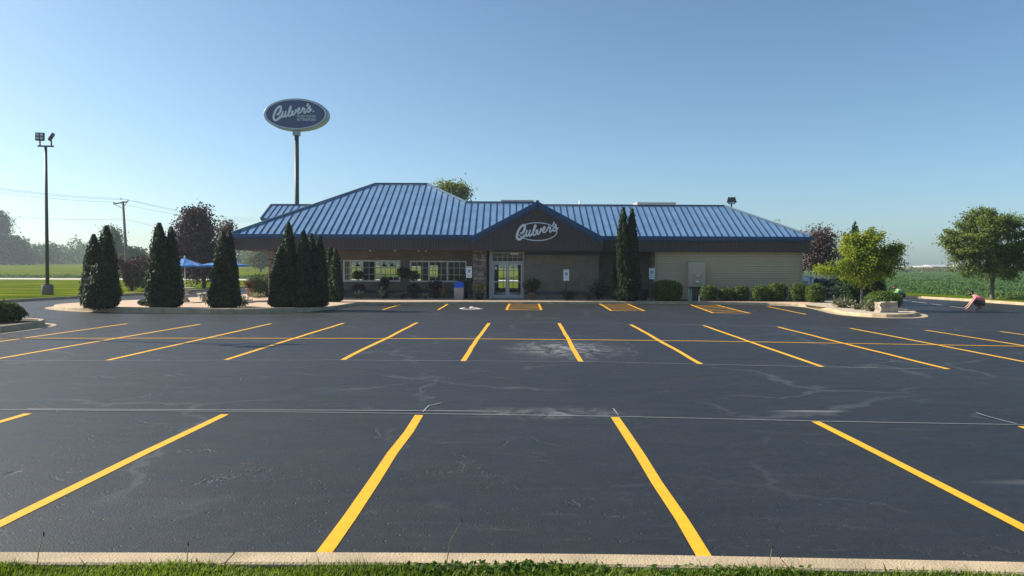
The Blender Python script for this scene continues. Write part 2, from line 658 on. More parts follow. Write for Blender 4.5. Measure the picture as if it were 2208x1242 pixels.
M['polebrown'] = mat('dark_bronze_pole', (0.045, 0.040, 0.042), 0.5, 0.15, 0.5)
M['woodpole'] = mat('weathered_wood_pole', (0.17, 0.145, 0.135), 0.9, 0.25, 2.0, bump=0.3)
M['wire'] = mat('overhead_wire', (0.42, 0.43, 0.45), 0.7, 0.0, 1.0)
M['lens'] = mat('flood_lens', (0.55, 0.62, 0.62), 0.2, 0.05, 2.0)
M['greenpost'] = mat('dark_green_sign_post', (0.012, 0.03, 0.024), 0.5, 0.2, 2.0)
M['binbeige'] = mat('beige_plastic_bin', (0.42, 0.37, 0.31), 0.6, 0.08, 3.0)
M['binblue'] = mat('bright_blue_lid', (0.015, 0.10, 0.62), 0.4, 0.06, 2.0)
M['navyplastic'] = mat('navy_plastic', (0.016, 0.026, 0.06), 0.45, 0.15, 2.0)
M['terracotta'] = mat('faded_clay_pot', (0.26, 0.165, 0.115), 0.8, 0.2, 5.0, bump=0.2)
M['darkpot'] = mat('dark_glazed_pot', (0.03, 0.03, 0.035), 0.4, 0.2, 5.0)
M['umbrella'] = mat('blue_umbrella_canvas', (0.035, 0.19, 0.52), 0.8, 0.10, 3.0)
M['tablestone'] = mat('cast_concrete_table', (0.40, 0.38, 0.34), 0.85, 0.15, 4.0, bump=0.3)
M['polebase'] = mat('backlit_concrete_base', (0.15, 0.135, 0.125), 0.9, 0.2, 3.0, bump=0.3)  # concrete colour lowered to carry the shade of its backlit side
M['polewhite'] = mat('white_umbrella_pole', (0.72, 0.72, 0.66), 0.4, 0.05, 2.0)
M['boulder'] = mat('pale_quarry_stone', (0.36, 0.31, 0.25), 0.9, 0.35, 2.6, bump=1.0, bscale=9)
M['boulderdark'] = mat('grey_boulder_stone', (0.13, 0.13, 0.135), 0.9, 0.35, 2.6, bump=1.0, bscale=9)
M['bark'] = mat('grey_bark', (0.13, 0.11, 0.095), 0.95, 0.3, 6.0, bump=0.8, bscale=14)
M['barkdark'] = mat('dark_bark', (0.05, 0.042, 0.04), 0.95, 0.3, 6.0, bump=0.8, bscale=14)
M['elec'] = mat('taupe_electrical_enclosure', (0.50, 0.41, 0.30), 0.5, 0.06, 1.5)
M['conduit'] = mat('dark_conduit', (0.06, 0.055, 0.055), 0.5, 0.15, 2.0)
M['greenbox'] = mat('pale_green_pedestal', (0.12, 0.22, 0.17), 0.6, 0.12, 2.0)
M['dumpster'] = mat('dark_teal_dumpster', (0.022, 0.048, 0.055), 0.45, 0.2, 2.0)
M['rtu'] = mat('rooftop_unit_grey', (0.62, 0.58, 0.53), 0.6, 0.08, 1.0)
M['flatroof'] = mat('grey_roof_membrane', (0.25, 0.25, 0.25), 0.9, 0.1, 0.5)
M['farwhite'] = mat('far_white_cladding', (0.42, 0.43, 0.45), 0.6, 0.05, 0.05)
M['farbrown'] = mat('far_brown_cladding', (0.23, 0.12, 0.08), 0.7, 0.1, 0.05)
M['fargrey'] = mat('far_grey_roof', (0.36, 0.38, 0.40), 0.7, 0.1, 0.05)
M['skin'] = mat('skin', (0.50, 0.29, 0.21), 0.55, 0.06, 6.0)
M['pink'] = mat('pink_cotton_shirt', (0.86, 0.20, 0.27), 0.85, 0.08, 6.0)
M['lime'] = mat('light_green_shirt', (0.20, 0.48, 0.20), 0.85, 0.08, 6.0)
M['trousers'] = mat('black_trousers', (0.018, 0.018, 0.024), 0.85, 0.2, 6.0)
M['jeans'] = mat('dark_jeans', (0.03, 0.038, 0.06), 0.85, 0.2, 6.0)
M['hairblack'] = mat('black_hair', (0.012, 0.010, 0.010), 0.6, 0.2, 9.0)
M['hairbrown'] = mat('reddish_brown_hair', (0.12, 0.04, 0.022), 0.6, 0.2, 9.0)
M['shoe'] = mat('dark_shoe', (0.03, 0.03, 0.03), 0.6, 0.2, 9.0)
# foliage
M['arbor'] = leaf_mat('arborvitae_spray', (0.003, 0.010, 0.005), (0.040, 0.082, 0.022), 0.12)
M['yew'] = leaf_mat('clipped_yew_leaf', (0.016, 0.040, 0.012), (0.170, 0.250, 0.050), 0.25)
M['maple'] = leaf_mat('maple_leaf', (0.050, 0.095, 0.026), (0.250, 0.290, 0.080), 0.48)
M['lime_leaf'] = leaf_mat('yellow_green_leaf', (0.085, 0.130, 0.016), (0.350, 0.400, 0.055), 0.44)
M['purple'] = leaf_mat('purple_leaf', (0.022, 0.013, 0.019), (0.105, 0.052, 0.068), 0.25)
M['purplegrey'] = leaf_mat('dusty_purple_leaf', (0.050, 0.036, 0.036), (0.190, 0.130, 0.120), 0.2)
M['farleaf'] = leaf_mat('far_tree_leaf', (0.045, 0.098, 0.046), (0.125, 0.195, 0.078), 0.36)
M['paleleaf'] = leaf_mat('pale_willow_leaf', (0.090, 0.110, 0.040), (0.210, 0.220, 0.085), 0.3)
M['spruce'] = leaf_mat('spruce_needle', (0.018, 0.040, 0.026), (0.055, 0.095, 0.050), 0.12)
M['sage'] = leaf_mat('grey_green_sage', (0.085, 0.095, 0.055), (0.230, 0.240, 0.150), 0.2)
M['garden'] = leaf_mat('garden_leaf', (0.025, 0.055, 0.014), (0.120, 0.170, 0.040), 0.25)
M['gardendark'] = leaf_mat('dark_garden_leaf', (0.014, 0.030, 0.014), (0.050, 0.085, 0.032), 0.2)
M['gardenpale'] = leaf_mat('variegated_leaf', (0.10, 0.13, 0.05), (0.34, 0.33, 0.17), 0.25)
M['redflower'] = leaf_mat('red_flower', (0.30, 0.03, 0.03), (0.66, 0.16, 0.16), 0.2)
M['orangeflower'] = leaf_mat('coral_flower', (0.30, 0.10, 0.06), (0.62, 0.26, 0.17), 0.2)
M['whiteflower'] = leaf_mat('white_flower', (0.42, 0.38, 0.30), (0.75, 0.72, 0.62), 0.2)
M['soyleaf'] = leaf_mat('soybean_leaf', (0.042, 0.092, 0.030), (0.110, 0.180, 0.058), 0.25)
M['soil_green'] = mat_grass('soybean_canopy', (0.045, 0.095, 0.030), (0.065, 0.125, 0.040), (0.085, 0.15, 0.05), 0.10, 3.0)
M['cornleaf'] = leaf_mat('corn_leaf', (0.050, 0.080, 0.028), (0.160, 0.190, 0.080), 0.25)
M['blade'] = leaf_mat('grass_blade', (0.075, 0.135, 0.018), (0.260, 0.330, 0.070), 0.4)
M['weed'] = leaf_mat('broad_weed_leaf', (0.030, 0.075, 0.012), (0.110, 0.180, 0.030), 0.3)
M['straw'] = leaf_mat('dry_stem', (0.25, 0.19, 0.10), (0.45, 0.36, 0.2), 0.2)


# ------------------------------------------------------------------ foliage tools
def quad_mesh(name, Q, tint, material, parent=None):
    """Q (n,4,3) array of quads -> one mesh with a tint per face"""
    n = len(Q)
    me = bpy.data.meshes.new(name)
    me.vertices.add(n * 4)
    me.vertices.foreach_set('co', np.ascontiguousarray(Q, dtype=np.float32).ravel())
    me.loops.add(n * 4)
    me.loops.foreach_set('vertex_index', np.arange(n * 4, dtype=np.int32))
    me.polygons.add(n)
    me.polygons.foreach_set('loop_start', np.arange(0, n * 4, 4, dtype=np.int32))
    a = me.attributes.new('tint', 'FLOAT', 'FACE')
    a.data.foreach_set('value', np.clip(tint, 0, 1).astype(np.float32))
    me.materials.append(material)
    me.update()
    me.validate()
    return link(bpy.data.objects.new(name, me), parent)


def unit(a):
    return a / (np.linalg.norm(a, axis=-1, keepdims=True) + 1e-9)


def leaf_quads(C, size, bias=None, bw=0.5, aspect=0.6, axis=None, aw=0.0, rng=RNG):
    """rhombic leaves at C; bias pulls the normals, axis pulls the long direction"""
    n = len(C)
    nd = unit(rng.normal(size=(n, 3)))
    if bias is not None:
        nd = unit(bias * bw + nd * (1 - bw))
    t = rng.normal(size=(n, 3))
    if axis is not None:
        t = unit(t) * (1 - aw) + axis * aw
    t = unit(t - nd * np.sum(t * nd, -1, keepdims=True))
    b = np.cross(nd, t)
    s = size if np.ndim(size) else np.full(n, size)
    s = (s * rng.uniform(0.65, 1.3, n))[:, None]
    return np.stack([C - t * s * .5, C + b * s * aspect * .5 - t * s * .05, C + t * s * .5, C - b * s * aspect * .5 - t * s * .05], 1)


def grid_quads(V):
    """V (rows, cols, 3), columns wrap around"""
    a = V[:-1]
    b = V[1:]
    return np.stack([a, np.roll(a, -1, 1), np.roll(b, -1, 1), b], 2).reshape(-1, 4, 3)


def lump(th, t, seed):
    r = np.random.default_rng(seed)
    s = np.zeros_like(th)
    for k in range(7):
        f, g = r.integers(2, 7), r.uniform(3, 22)
        s += np.sin(th * f + r.uniform(0, 6.28) + g * t) * r.uniform(.3, 1)
    return s / 4


def arbor_spire(h, R, c, seed, n, leaf, belly=0.16, power=0.52):
    """quads and tints of one conical spire, foot at c"""
    r = np.random.default_rng(seed)

    def rad(t):
        return R * np.minimum(1.0, 0.72 + 0.28 * t / belly) * np.clip(1 - t, 0, 1) ** power + 0.02

    t = 1 - np.sqrt(r.uniform(0, 1, n))
    t = np.clip(t * 0.85 + r.uniform(0, 1, n) * 0.15, 0.0, 0.995)
    th = r.uniform(0, 2 * PI, n)
    lp = lump(th, t, seed)
    rr = rad(t) * (0.92 + 0.22 * lp + r.normal(0, 0.085, n))
    C = np.stack([c[0] + rr * np.cos(th), c[1] + rr * np.sin(th), c[2] + t * h], 1)
    out = np.stack([np.cos(th), np.sin(th), np.full(n, .35)], 1)
    ax = np.stack([np.cos(th) * .35, np.sin(th) * .35, np.ones(n)], 1)
    Q = leaf_quads(C, leaf, out, 0.55, 0.55, ax, 0.55, r)
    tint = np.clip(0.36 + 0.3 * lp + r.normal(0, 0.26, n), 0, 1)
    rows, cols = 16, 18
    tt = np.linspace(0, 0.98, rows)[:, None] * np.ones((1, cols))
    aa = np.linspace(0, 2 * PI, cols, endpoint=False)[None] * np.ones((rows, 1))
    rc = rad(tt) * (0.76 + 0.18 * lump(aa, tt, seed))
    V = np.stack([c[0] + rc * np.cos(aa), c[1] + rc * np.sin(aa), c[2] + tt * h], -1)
    K = grid_quads(V)  # dark inner core, added to block light passing through the crown
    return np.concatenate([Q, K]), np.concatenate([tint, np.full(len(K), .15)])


def arborvitae(label, base, spires, leaf=0.13, density=1500, group='clipped arborvitae along the front'):
    """spires: (dx, dy, height, radius)"""
    o = thing('arborvitae', label, 'shrub', base, 0, group)
    mb = MB()
    Qs, Ts = [], []
    for k, (dx, dy, h, R) in enumerate(spires):
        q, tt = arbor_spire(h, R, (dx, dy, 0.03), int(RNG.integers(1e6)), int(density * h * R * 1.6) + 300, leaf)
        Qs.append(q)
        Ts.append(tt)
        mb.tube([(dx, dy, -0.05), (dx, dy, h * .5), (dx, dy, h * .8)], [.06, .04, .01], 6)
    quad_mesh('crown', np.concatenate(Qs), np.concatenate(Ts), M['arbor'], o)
    mb.build('trunk', M['barkdark'], o, True)
    return o


def bush_quads(rx, ry, rz, n, leaf, seed, top_flat=0.0, core=0.86, lumpy=0.12, zc=None):
    """clipped mound sitting on z=0"""
    r = np.random.default_rng(seed)
    d = unit(r.normal(size=(n, 3)))
    th = np.arctan2(d[:, 1], d[:, 0])
    lp = lump(th, d[:, 2] * .5, seed)
    e = 1.0 - top_flat * 0.5
    dd = np.sign(d) * np.abs(d) ** e
    C = dd * np.array([rx, ry, rz]) * (0.94 + lumpy * lp + r.normal(0, 0.045, n))[:, None]
    zc = rz * .92 if zc is None else zc
    C[:, 2] += zc
    k = C[:, 2] > 0.02
    C, d, lp = C[k], d[k], lp[k]
    Q = leaf_quads(C, leaf, unit(d + np.array([0, 0, .3])), 0.5, 0.6, rng=r)
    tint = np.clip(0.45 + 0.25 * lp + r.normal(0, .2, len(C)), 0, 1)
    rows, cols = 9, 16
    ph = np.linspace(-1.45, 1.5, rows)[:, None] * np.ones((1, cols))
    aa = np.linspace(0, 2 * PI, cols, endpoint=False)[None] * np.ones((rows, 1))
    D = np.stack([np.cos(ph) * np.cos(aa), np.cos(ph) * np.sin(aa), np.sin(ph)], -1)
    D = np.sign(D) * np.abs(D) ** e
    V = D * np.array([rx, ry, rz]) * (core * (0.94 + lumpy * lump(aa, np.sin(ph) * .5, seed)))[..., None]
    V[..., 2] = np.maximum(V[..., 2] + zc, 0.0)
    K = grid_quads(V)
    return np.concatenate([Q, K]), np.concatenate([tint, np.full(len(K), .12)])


def bush(label, base, rx, ry, rz, material, leaf=0.09, n=2500, top_flat=0.3, name='round_bush', cat='bush', group=None, lumpy=0.1):
    o = thing(name, label, cat, base, 0, group)
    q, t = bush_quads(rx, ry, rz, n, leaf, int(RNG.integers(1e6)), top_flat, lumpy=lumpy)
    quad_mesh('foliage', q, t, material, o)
    mb = MB()
    for k in range(3):
        mb.tube([(random.uniform(-.05, .05), random.uniform(-.05, .05), -.04), (random.uniform(-.3, .3) * rx, random.uniform(-.3, .3) * ry, rz)], [.025, .01], 5)
    mb.build('stem', M['barkdark'], o)
    return o


def tree(name, label, base, trunk_h, trunk_r, blobs, n_cl, per, leaf, material, bark, cl_r=0.45, seed=1, cat='tree', group=None,
         lean=(0, 0), fork=0.55, droop=0.0, aspect=0.6, sprig=1.3):
    """broadleaf tree: blobs = [(x,y,z,rx,ry,rz,weight)], leaves gathered in clusters on limbs"""
    r = np.random.default_rng(seed)
    o = thing(name, label, cat, base, 0, group)
    B = np.array(blobs, float)
    w = B[:, 6] / B[:, 6].sum()
    idx = r.choice(len(B), n_cl, p=w)
    d = unit(r.normal(size=(n_cl, 3)))
    rad = r.uniform(0.25, 1.0, n_cl) ** (1 / 2.2)
    Cc = B[idx, :3] + d * rad[:, None] * B[idx, 3:6]
    # leaves
    off = r.normal(size=(n_cl, per, 3)) * cl_r * r.uniform(.55, 1.25, (n_cl, 1, 1)) * np.array([1, 1, .62])
    cen0 = (B[:, :3] * w[:, None]).sum(0)
    dirs = unit(Cc - cen0 + np.array([0, 0, .35]))
    off += dirs[:, None] * (r.uniform(-1, 1.25, (n_cl, per, 1)) * cl_r * sprig)
    C = (Cc[:, None] + off).reshape(-1, 3)
    cen = (B[:, :3] * w[:, None]).sum(0)
    out = unit(C - cen)
    Q = leaf_quads(C, leaf, unit(out + np.array([0, 0, .8])), 0.45, aspect, np.array([[0, 0, -1.0]]), droop, r)
    tint = np.clip(np.repeat(r.normal(.5, .18, n_cl), per) + r.normal(0, .16, n_cl * per), 0, 1)
    quad_mesh('crown', Q, tint, material, o)
    # trunk and limbs
    mb = MB()
    top = Vector((lean[0], lean[1], trunk_h))
    mb.tube([(0, 0, -.15), (0, 0, .05), (lean[0] * .5, lean[1] * .5, trunk_h * .5), top], [trunk_r * 1.35, trunk_r * 1.05, trunk_r * .85, trunk_r * .75], 9)
    mains = []
    for k in range(5):
        a = 2 * PI * k / 5 + r.uniform(-.4, .4)
        e = Vector((cen[0] + math.cos(a) * B[:, 3].mean() * .45, cen[1] + math.sin(a) * B[:, 4].mean() * .45, cen[2] + r.uniform(-.25, .45) * B[:, 5].mean()))
        st = Vector((lean[0], lean[1], trunk_h)) * (1 - (0 if k else 0)) - Vector((0, 0, trunk_h * r.uniform(0, 1 - fork) * .5))
        mid = st.lerp(e, .5) + Vector((0, 0, -.1 * trunk_h * r.uniform(-.3, .6)))
        mb.tube([st, mid, e], [trunk_r * .55, trunk_r * .38, trunk_r * .2], 6)
        mains.append((st, mid, e))
    for i in range(min(n_cl, 120)):
        p = Vector(Cc[i])
        st, mid, e = min(mains, key=lambda mm: (mm[2] - p).length)
        q = mid.lerp(e, r.uniform(.1, 1.0))
        mm = q.lerp(p, .5) + Vector((0, 0, r.uniform(-.1, .12)))
        mb.tube([q, mm, p], [trunk_r * .16, trunk_r * .10, trunk_r * .03], 4, False)
    mb.build('trunk', bark, o, True)
    return o


def conifer(label, base, h, R, seed, n=4000, leaf=0.16, group=None):
    r = np.random.default_rng(seed)
    o = thing('conifer_tree', label, 'tree', base, 0, group)
    t = 1 - np.sqrt(r.uniform(0, 1, n))
    tier = np.abs(((t * 13) % 1) - .5) * 2
    th = r.uniform(0, 2 * PI, n)
    rr = R * (1 - t) * (0.55 + 0.45 * tier) * r.uniform(.35, 1.05, n) + .02
    C = np.stack([rr * np.cos(th), rr * np.sin(th), .15 * h + t * h * .85 - rr * .15], 1)
    ax = np.stack([np.cos(th), np.sin(th), np.full(n, .1)], 1)
    Q = leaf_quads(C, leaf, np.array([[0, 0, 1.0]]), .4, .45, ax, .6, r)
    quad_mesh('crown', Q, r.normal(.45, .22, n), M['spruce'], o)
    MB().tube([(0, 0, -.1), (0, 0, h * .95)], [h * .02 + .04, .01], 7).build('trunk', M['barkdark'], o, True)
    return o


# ------------------------------------------------------------------ ground, lot, roads
def ground_z(x, y):
    k = np.clip((x + 90) / 170.0, 0, 1)
    k = k * k * (3 - 2 * k)
    s = 0.0155 * (1 - k) + 0.0045 * k
    return -0.05 + s * np.clip(np.minimum(y, 370) - 140, 0, None)


xs = np.array(sorted(set(list(np.linspace(-1000, -200, 12)) + list(np.linspace(-200, 300, 42)) + list(np.linspace(300, 1000, 11)))))
ys = np.array(sorted(set(list(np.linspace(-200, 100, 13)) + list(np.linspace(100, 400, 31)) + list(np.linspace(400, 1000, 9)))))
X_, Y_ = np.meshgrid(xs, ys)
Z_ = ground_z(X_, Y_)
nx = len(xs)
tag(mesh_obj('ground', np.stack([X_, Y_, Z_], -1).reshape(-1, 3),
             [(j * nx + i, j * nx + i + 1, (j + 1) * nx + i + 1, (j + 1) * nx + i) for j in range(len(ys) - 1) for i in range(nx - 1)],
             M['lawn'], smooth=True), kind='structure')

lot = mesh_obj('parking_lot', [(-28.2, 4.75, 0), (30.0, 4.75, 0), (30.0, 78, 0), (-28.2, 78, 0)], [(0, 1, 2, 3)], M['asphalt'])
tag(lot, kind='structure')
tag(mesh_obj('road', [(-700, 111, .035), (120, 111, .035), (120, 130, .035), (-700, 130, .035)], [(0, 1, 2, 3)], M['road']), kind='structure')


def painted(name, a, b, w, material, z=0.004, wob=0.017):
    """stripe on the lot from a to b, edges slightly uneven"""
    a, b = Vector((a[0], a[1])), Vector((b[0], b[1]))
    L = (b - a).length
    k = max(2, int(L / 0.9))
    d = (b - a) / L
    s = Vector((-d.y, d.x))
    vs = []
    drift = random.uniform(-1, 1) * wob
    for i in range(k + 1):
        drift = drift * .6 + random.uniform(-1, 1) * wob
        c = a + d * (L * i / k) + s * drift
        vs += [(*(c - s * (w / 2 + random.uniform(-.004, .004))), z), (*(c + s * (w / 2 + random.uniform(-.004, .004))), z)]
    return mesh_obj(name, vs, [(2 * i, 2 * i + 2, 2 * i + 3, 2 * i + 1)[::-1] for i in range(k)], material, lot)


def via(name, pxs, w, material, z=0.004):
    pts = [G(*p) for p in pxs]
    for a, b in zip(pts[:-1], pts[1:]):
        painted(name, a, b, w, material, z, 0.006)


# near row of bays: far ends on a gentle bow
for x in (-9.43, -6.71, -3.99, -1.27, 1.43, 4.08, 6.64, 9.3):
    yf = 10.24 - max(0, x) * 0.055 - max(0, x) ** 2 * .005
    painted('bay_line', (x - .06 + (.02 if x > 2 else 0), 4.95), (x, yf), 0.115, M['yellow'])
# double row in the middle of the lot
mid_rows = [(275, 698, -300, 779), (432, 699, -32, 778), (585, 698, 230, 777), (740, 697, 487, 776), (899, 696, 740, 776), (1053, 697, 998, 779),
            (1205, 697, 1253, 780), (1360, 700, 1510, 785), (1517, 702, 1772, 791), (1677, 705, 2042, 796), (1835, 708, 2318, 801), (1995, 712, 2596, 807), (2157, 715, 2880, 813)]
for fx, fy, nx_, ny_ in mid_rows:
    painted('bay_line', G(nx_, ny_), G(fx, fy), 0.115, M['yellow'])
via('centre_line', [(-280, 730), (0, 730), (400, 729.5), (760, 730), (1104, 731.5), (1500, 735.5), (1900, 742), (2208, 747), (2500, 752)], 0.10, M['yellow'], 0.007)
# bays and hatched aisles at the building
painted('bay_line', G(825, 668), G(862, 657), .11, M['yellow'])
painted('bay_line', G(945, 668), G(967, 655), .11, M['yellow'])
painted('bay_line', G(1655, 661), G(1738, 678), .11, M['yellow'])
for bl, tl, tr, br in (((1093, 668.5), (1099, 653.8), (1161, 653.8), (1167, 668.5)),
                       ((1318, 670), (1293, 655), (1352, 655.3), (1390, 670.5)),
                       ((1537, 675), (1489, 657), (1543, 657.2), (1616, 675.5))):
    a, b, c, d = G(*bl), G(*tl), G(*tr), G(*br)
    painted('aisle_edge', a, b, .12, M['yellow'])
    painted('aisle_edge', d, c, .12, M['yellow'])
    painted('aisle_edge', a, d, .11, M['yellow'], .007)
    for k in range(6):
        t0 = .04 + k * .155
        painted('hatch_stripe', a.lerp(b, t0), d.lerp(c, min(t0 + .14, .98)), .11, M['yellow'], .0075)
# snapped chalk lines
via('chalk_line', [(-100, 884), (60, 885), (500, 888), (910, 893), (1328, 899), (1757, 909), (2200, 917), (2400, 921)], .022, M['chalk'], .0095)
via('chalk_line', [(60, 883), (500, 885), (900, 886.5), (1075, 888)], .03, M['chalk'], .0095)
via('chalk_line', [(-60, 779), (487, 777.5), (740, 777), (998, 779), (1253, 780), (1510, 786), (1772, 792), (2042, 797)], .022, M['chalk'], .0095)
via('chalk_line', [(560, 697), (899, 695), (1205, 696), (1517, 701), (1835, 707), (2157, 714)], .022, M['chalk'], .0095)
via('chalk_line', [(912, 889), (925, 876), (952, 870)], .022, M['chalk'], .0098)
via('chalk_line', [(1334, 897), (1322, 882)], .018, M['chalk'], .0098)
via('chalk_line', [(2192, 915), (2130, 899), (2105, 891)], .022, M['chalk'], .0098)
via('snapped_line', [(1945, 647), (2035, 659), (2083, 665)], .07, M['whitepaint'], .0098)

# white stencilled wheelchair symbol in the bay beside the entrance
wc = MB()


def ribbon2(mb, pts, w, z, fn=lambda p: p):
    pts = [np.array(p, float) for p in pts]
    l, r_ = offset_line(pts, w / 2), offset_line(pts, -w / 2)
    for i in range(len(pts) - 1):
        q = [l[i], r_[i], r_[i + 1], l[i + 1]]
        mb.face([(*fn(p), z) for p in q])


sc_ = G(1016.5, 664.2)


def wmap(p):
    return (sc_.x + (p[0] - .5) * 1.25, sc_.y + (p[1] - .5) * 2.7)


arc = [(.45 + .36 * math.cos(a), .36 + .30 * math.sin(a)) for a in np.linspace(2.2, 5.9, 12)]
ribbon2(wc, arc, .13, .004, wmap)
ribbon2(wc, [(.46, .80), (.46, .45), (.74, .45), (.86, .16), (.98, .20)], .13, .0048, wmap)
ribbon2(wc, [(.46, .62), (.72, .62)], .11, .0056, wmap)
wc.face([(*wmap((.46 + .10 * math.cos(a), .91 + .08 * math.sin(a))), .0064) for a in np.linspace(0, 2 * PI, 12, endpoint=False)])
wc.build('wheelchair_symbol', M['whitepaint'], lot)


def kerb(label_name, line, width, height, closed=False, seclen=3.0, gutter=0.0, z0=-.02, side=1):
    """kerb along a 2D polyline; its back lies `width` to the left (side=1) of the line; sections with joints are parts"""
    pts = [np.array(p) for p in line]
    if closed:
        pts = pts + [pts[0]]
    back = offset_line(pts, width * side)
    if closed:
        back[0] = back[-1] = (back[0] + back[-1]) / 2
    seg = np.array([np.linalg.norm(pts[i + 1] - pts[i]) for i in range(len(pts) - 1)])
    root = bpy.data.objects.new(label_name, None)
    link(root)
    tag(root, kind='structure')
    i = 0
    while i < len(pts) - 1:
        j, acc = i, 0.0
        while j < len(pts) - 1 and acc < seclen:
            acc += seg[j]
            j += 1
        F = [p.copy() for p in pts[i:j + 1]]
        K = [p.copy() for p in back[i:j + 1]]
        for A in (F, K):
            A[0] = A[0] + (A[1] - A[0]) / (np.linalg.norm(A[1] - A[0]) + 1e-9) * .008
            A[-1] = A[-1] + (A[-2] - A[-1]) / (np.linalg.norm(A[-2] - A[-1]) + 1e-9) * .008
        dz = random.uniform(-.004, .004)
        mb = MB()
        n = len(F)
        bev = .03
        rows = []
        for a, b in zip(F, K):
            u = (b - a) / (np.linalg.norm(b - a) + 1e-9)
            ht = height(a[0], a[1]) if callable(height) else height
            rows.append([(*a, z0), (*(a + u * .01), ht - bev + dz), (*(a + u * (bev + .01)), ht + dz), (*(b - u * .012), ht + dz), (*b, ht - .012 + dz), (*b, z0)])
        flat = [v for r_ in rows for v in r_]
        fs = []
        for q in range(n - 1):
            for k in range(5):
                f = (q * 6 + k, (q + 1) * 6 + k, (q + 1) * 6 + k + 1, q * 6 + k + 1)
                fs.append(f if side > 0 else f[::-1])
        c0 = tuple(range(6))
        c1 = tuple((n - 1) * 6 + k for k in range(6))
        fs += [c0, c1[::-1]] if side > 0 else [c0[::-1], c1]
        mb.add(flat, fs)
        mb.build('kerb_section', M['concrete'], root)
        i = j
    if gutter > 0:
        g = offset_line(pts, -gutter * side)
        if closed:
            g[0] = g[-1] = (g[0] + g[-1]) / 2
        vs = [(*p, .005) for p in pts] + [(*p, .0052) for p in g]
        n = len(pts)
        fs = [(k, n + k, n + k + 1, k + 1) if side > 0 else (k + 1, n + k + 1, n + k, k) for k in range(n - 1)]
        mesh_obj('gutter_pan', vs, fs, M['concrete'], root)
    return root


# the kerb at the camera's feet
front = smooth_line([(-40, 5.02), (-20, 4.96), (-8, 4.92), (-3.4, 4.91), (0, 4.91), (1.68, 4.865), (3.35, 4.80), (5.5, 4.69), (9, 4.5), (20, 4.0), (32, 3.5)], .4)
fx_ = np.arange(-37.83, 31.5, .4)
front = [np.array((a_, np.interp(a_, [p_[0] for p_ in front], [p_[1] for p_ in front]))) for a_ in fx_]
kerb('kerb_beside_camera', front, .215, .15, side=-1, seclen=3.58)
tag(mesh_obj('front_lawn', [(-60, -30, .112), (60, -30, .112), (60, 3.0, .112), (34, 3.3, .112)] + [(p[0], p[1] - .205, .112) for p in front[::-1]] + [(-60, 4.8, .112)],
             [tuple(range(6 + len(front) - 1))], M['lawn']), kind='structure')

# sidewalk, patio and planting apron under and around the restaurant (runs counter-clockwise seen from above)
apron = smooth_line([(-18.9, 66), (-18.9, 54), (-19.9, 48), (-21.2, 44.3), (-22.6, 41), (-23.2, 38.4), (-22.5, 36.4), (-20.6, 34.6), (-18.3, 33.5), (-15.9, 32.95),
                     (-12.9, 32.55), (-10.6, 33.0), (-9.3, 34.5), (-8.75, 37.5), (-8.5, 39.9), (-7.7, 41.0), (-2.7, 42.4), (3, 42.95), (8.8, 43.2), (13.5, 42.5),
                     (15.9, 41.2), (16.1, 39.2), (15.6, 36.3), (15.15, 33.6), (15.6, 32.1), (16.6, 31.75), (17.8, 32.6), (19.0, 35.2), (20.3, 40), (21.6, 46), (22, 55), (22, 66)], .4)


def apron_height(x, y):
    a = np.clip((x + 20.3) / 2.0, 0, 1) * np.clip((-8.9 - x) / 1.2, 0, 1) * (y < 40)
    return .15 + .09 * a


kerb('kerb_round_the_restaurant', apron, .16, apron_height, gutter=0.0, seclen=3.0, side=1)
inner = offset_line(apron, .15)
tag(mesh_obj('sidewalk', [(*p, .142) for p in inner], [tuple(range(len(inner)))], M['walk']), kind='structure')
# gutter pans only round the rounded island noses
for seg_ in (apron[20:75],):
    pass


def gutter_strip(i0, i1, w=.42):
    p = apron[i0:i1]
    g = offset_line(p, -w)
    n = len(p)
    o = mesh_obj('gutter', [(*q, .005) for q in p] + [(*q, .0052) for q in g], [(k, n + k, n + k + 1, k + 1) for k in range(n - 1)], M['concrete'])
    tag(o, kind='structure')


def near_idx(x, y):
    return int(np.argmin([np.hypot(p[0] - x, p[1] - y) for p in apron]))


gutter_strip(near_idx(-22.6, 41), near_idx(-16.5, 33.1), .38)
gutter_strip(near_idx(15.9, 41.2), near_idx(19.6, 37.5), .42)
# gravel bed on the island right of the building and soil strip under the shrubs
tag(mesh_obj('gravel_bed', [(*p, .147) for p in [(15.9, 40.6), (15.75, 36.3), (15.35, 33.7), (15.75, 32.35), (16.6, 32.0), (17.6, 32.8), (18.75, 35.3), (20.0, 40), (21.2, 46), (21.2, 50), (18.6, 46.4), (18.4, 43.6)]],
             [tuple(range(12))], M['gravel']), kind='structure')
tag(mesh_obj('planting_soil', [(8.9, 43.9, .148), (18.2, 43.6, .148), (18.2, 46.6, .148), (8.9, 46.6, .148)], [(0, 1, 2, 3)], M['mulch']), kind='structure')

# planted island on the left
isl = smooth_line([(-17.2, 20.4), (-16.0, 21.3), (-15.75, 23.3), (-16.1, 25.5), (-17.1, 26.5), (-19.5, 27.2), (-24, 27.6), (-27, 26), (-27, 21.5), (-23, 20.2)], .35, True)
kerb('kerb_round_left_island', isl, .17, .2, True, side=1, gutter=.34)
isl_in = offset_line(isl, .16, True)
tag(mesh_obj('island_soil', [(*p, .19) for p in isl_in], [tuple(range(len(isl_in)))], M['mulch']), kind='structure')

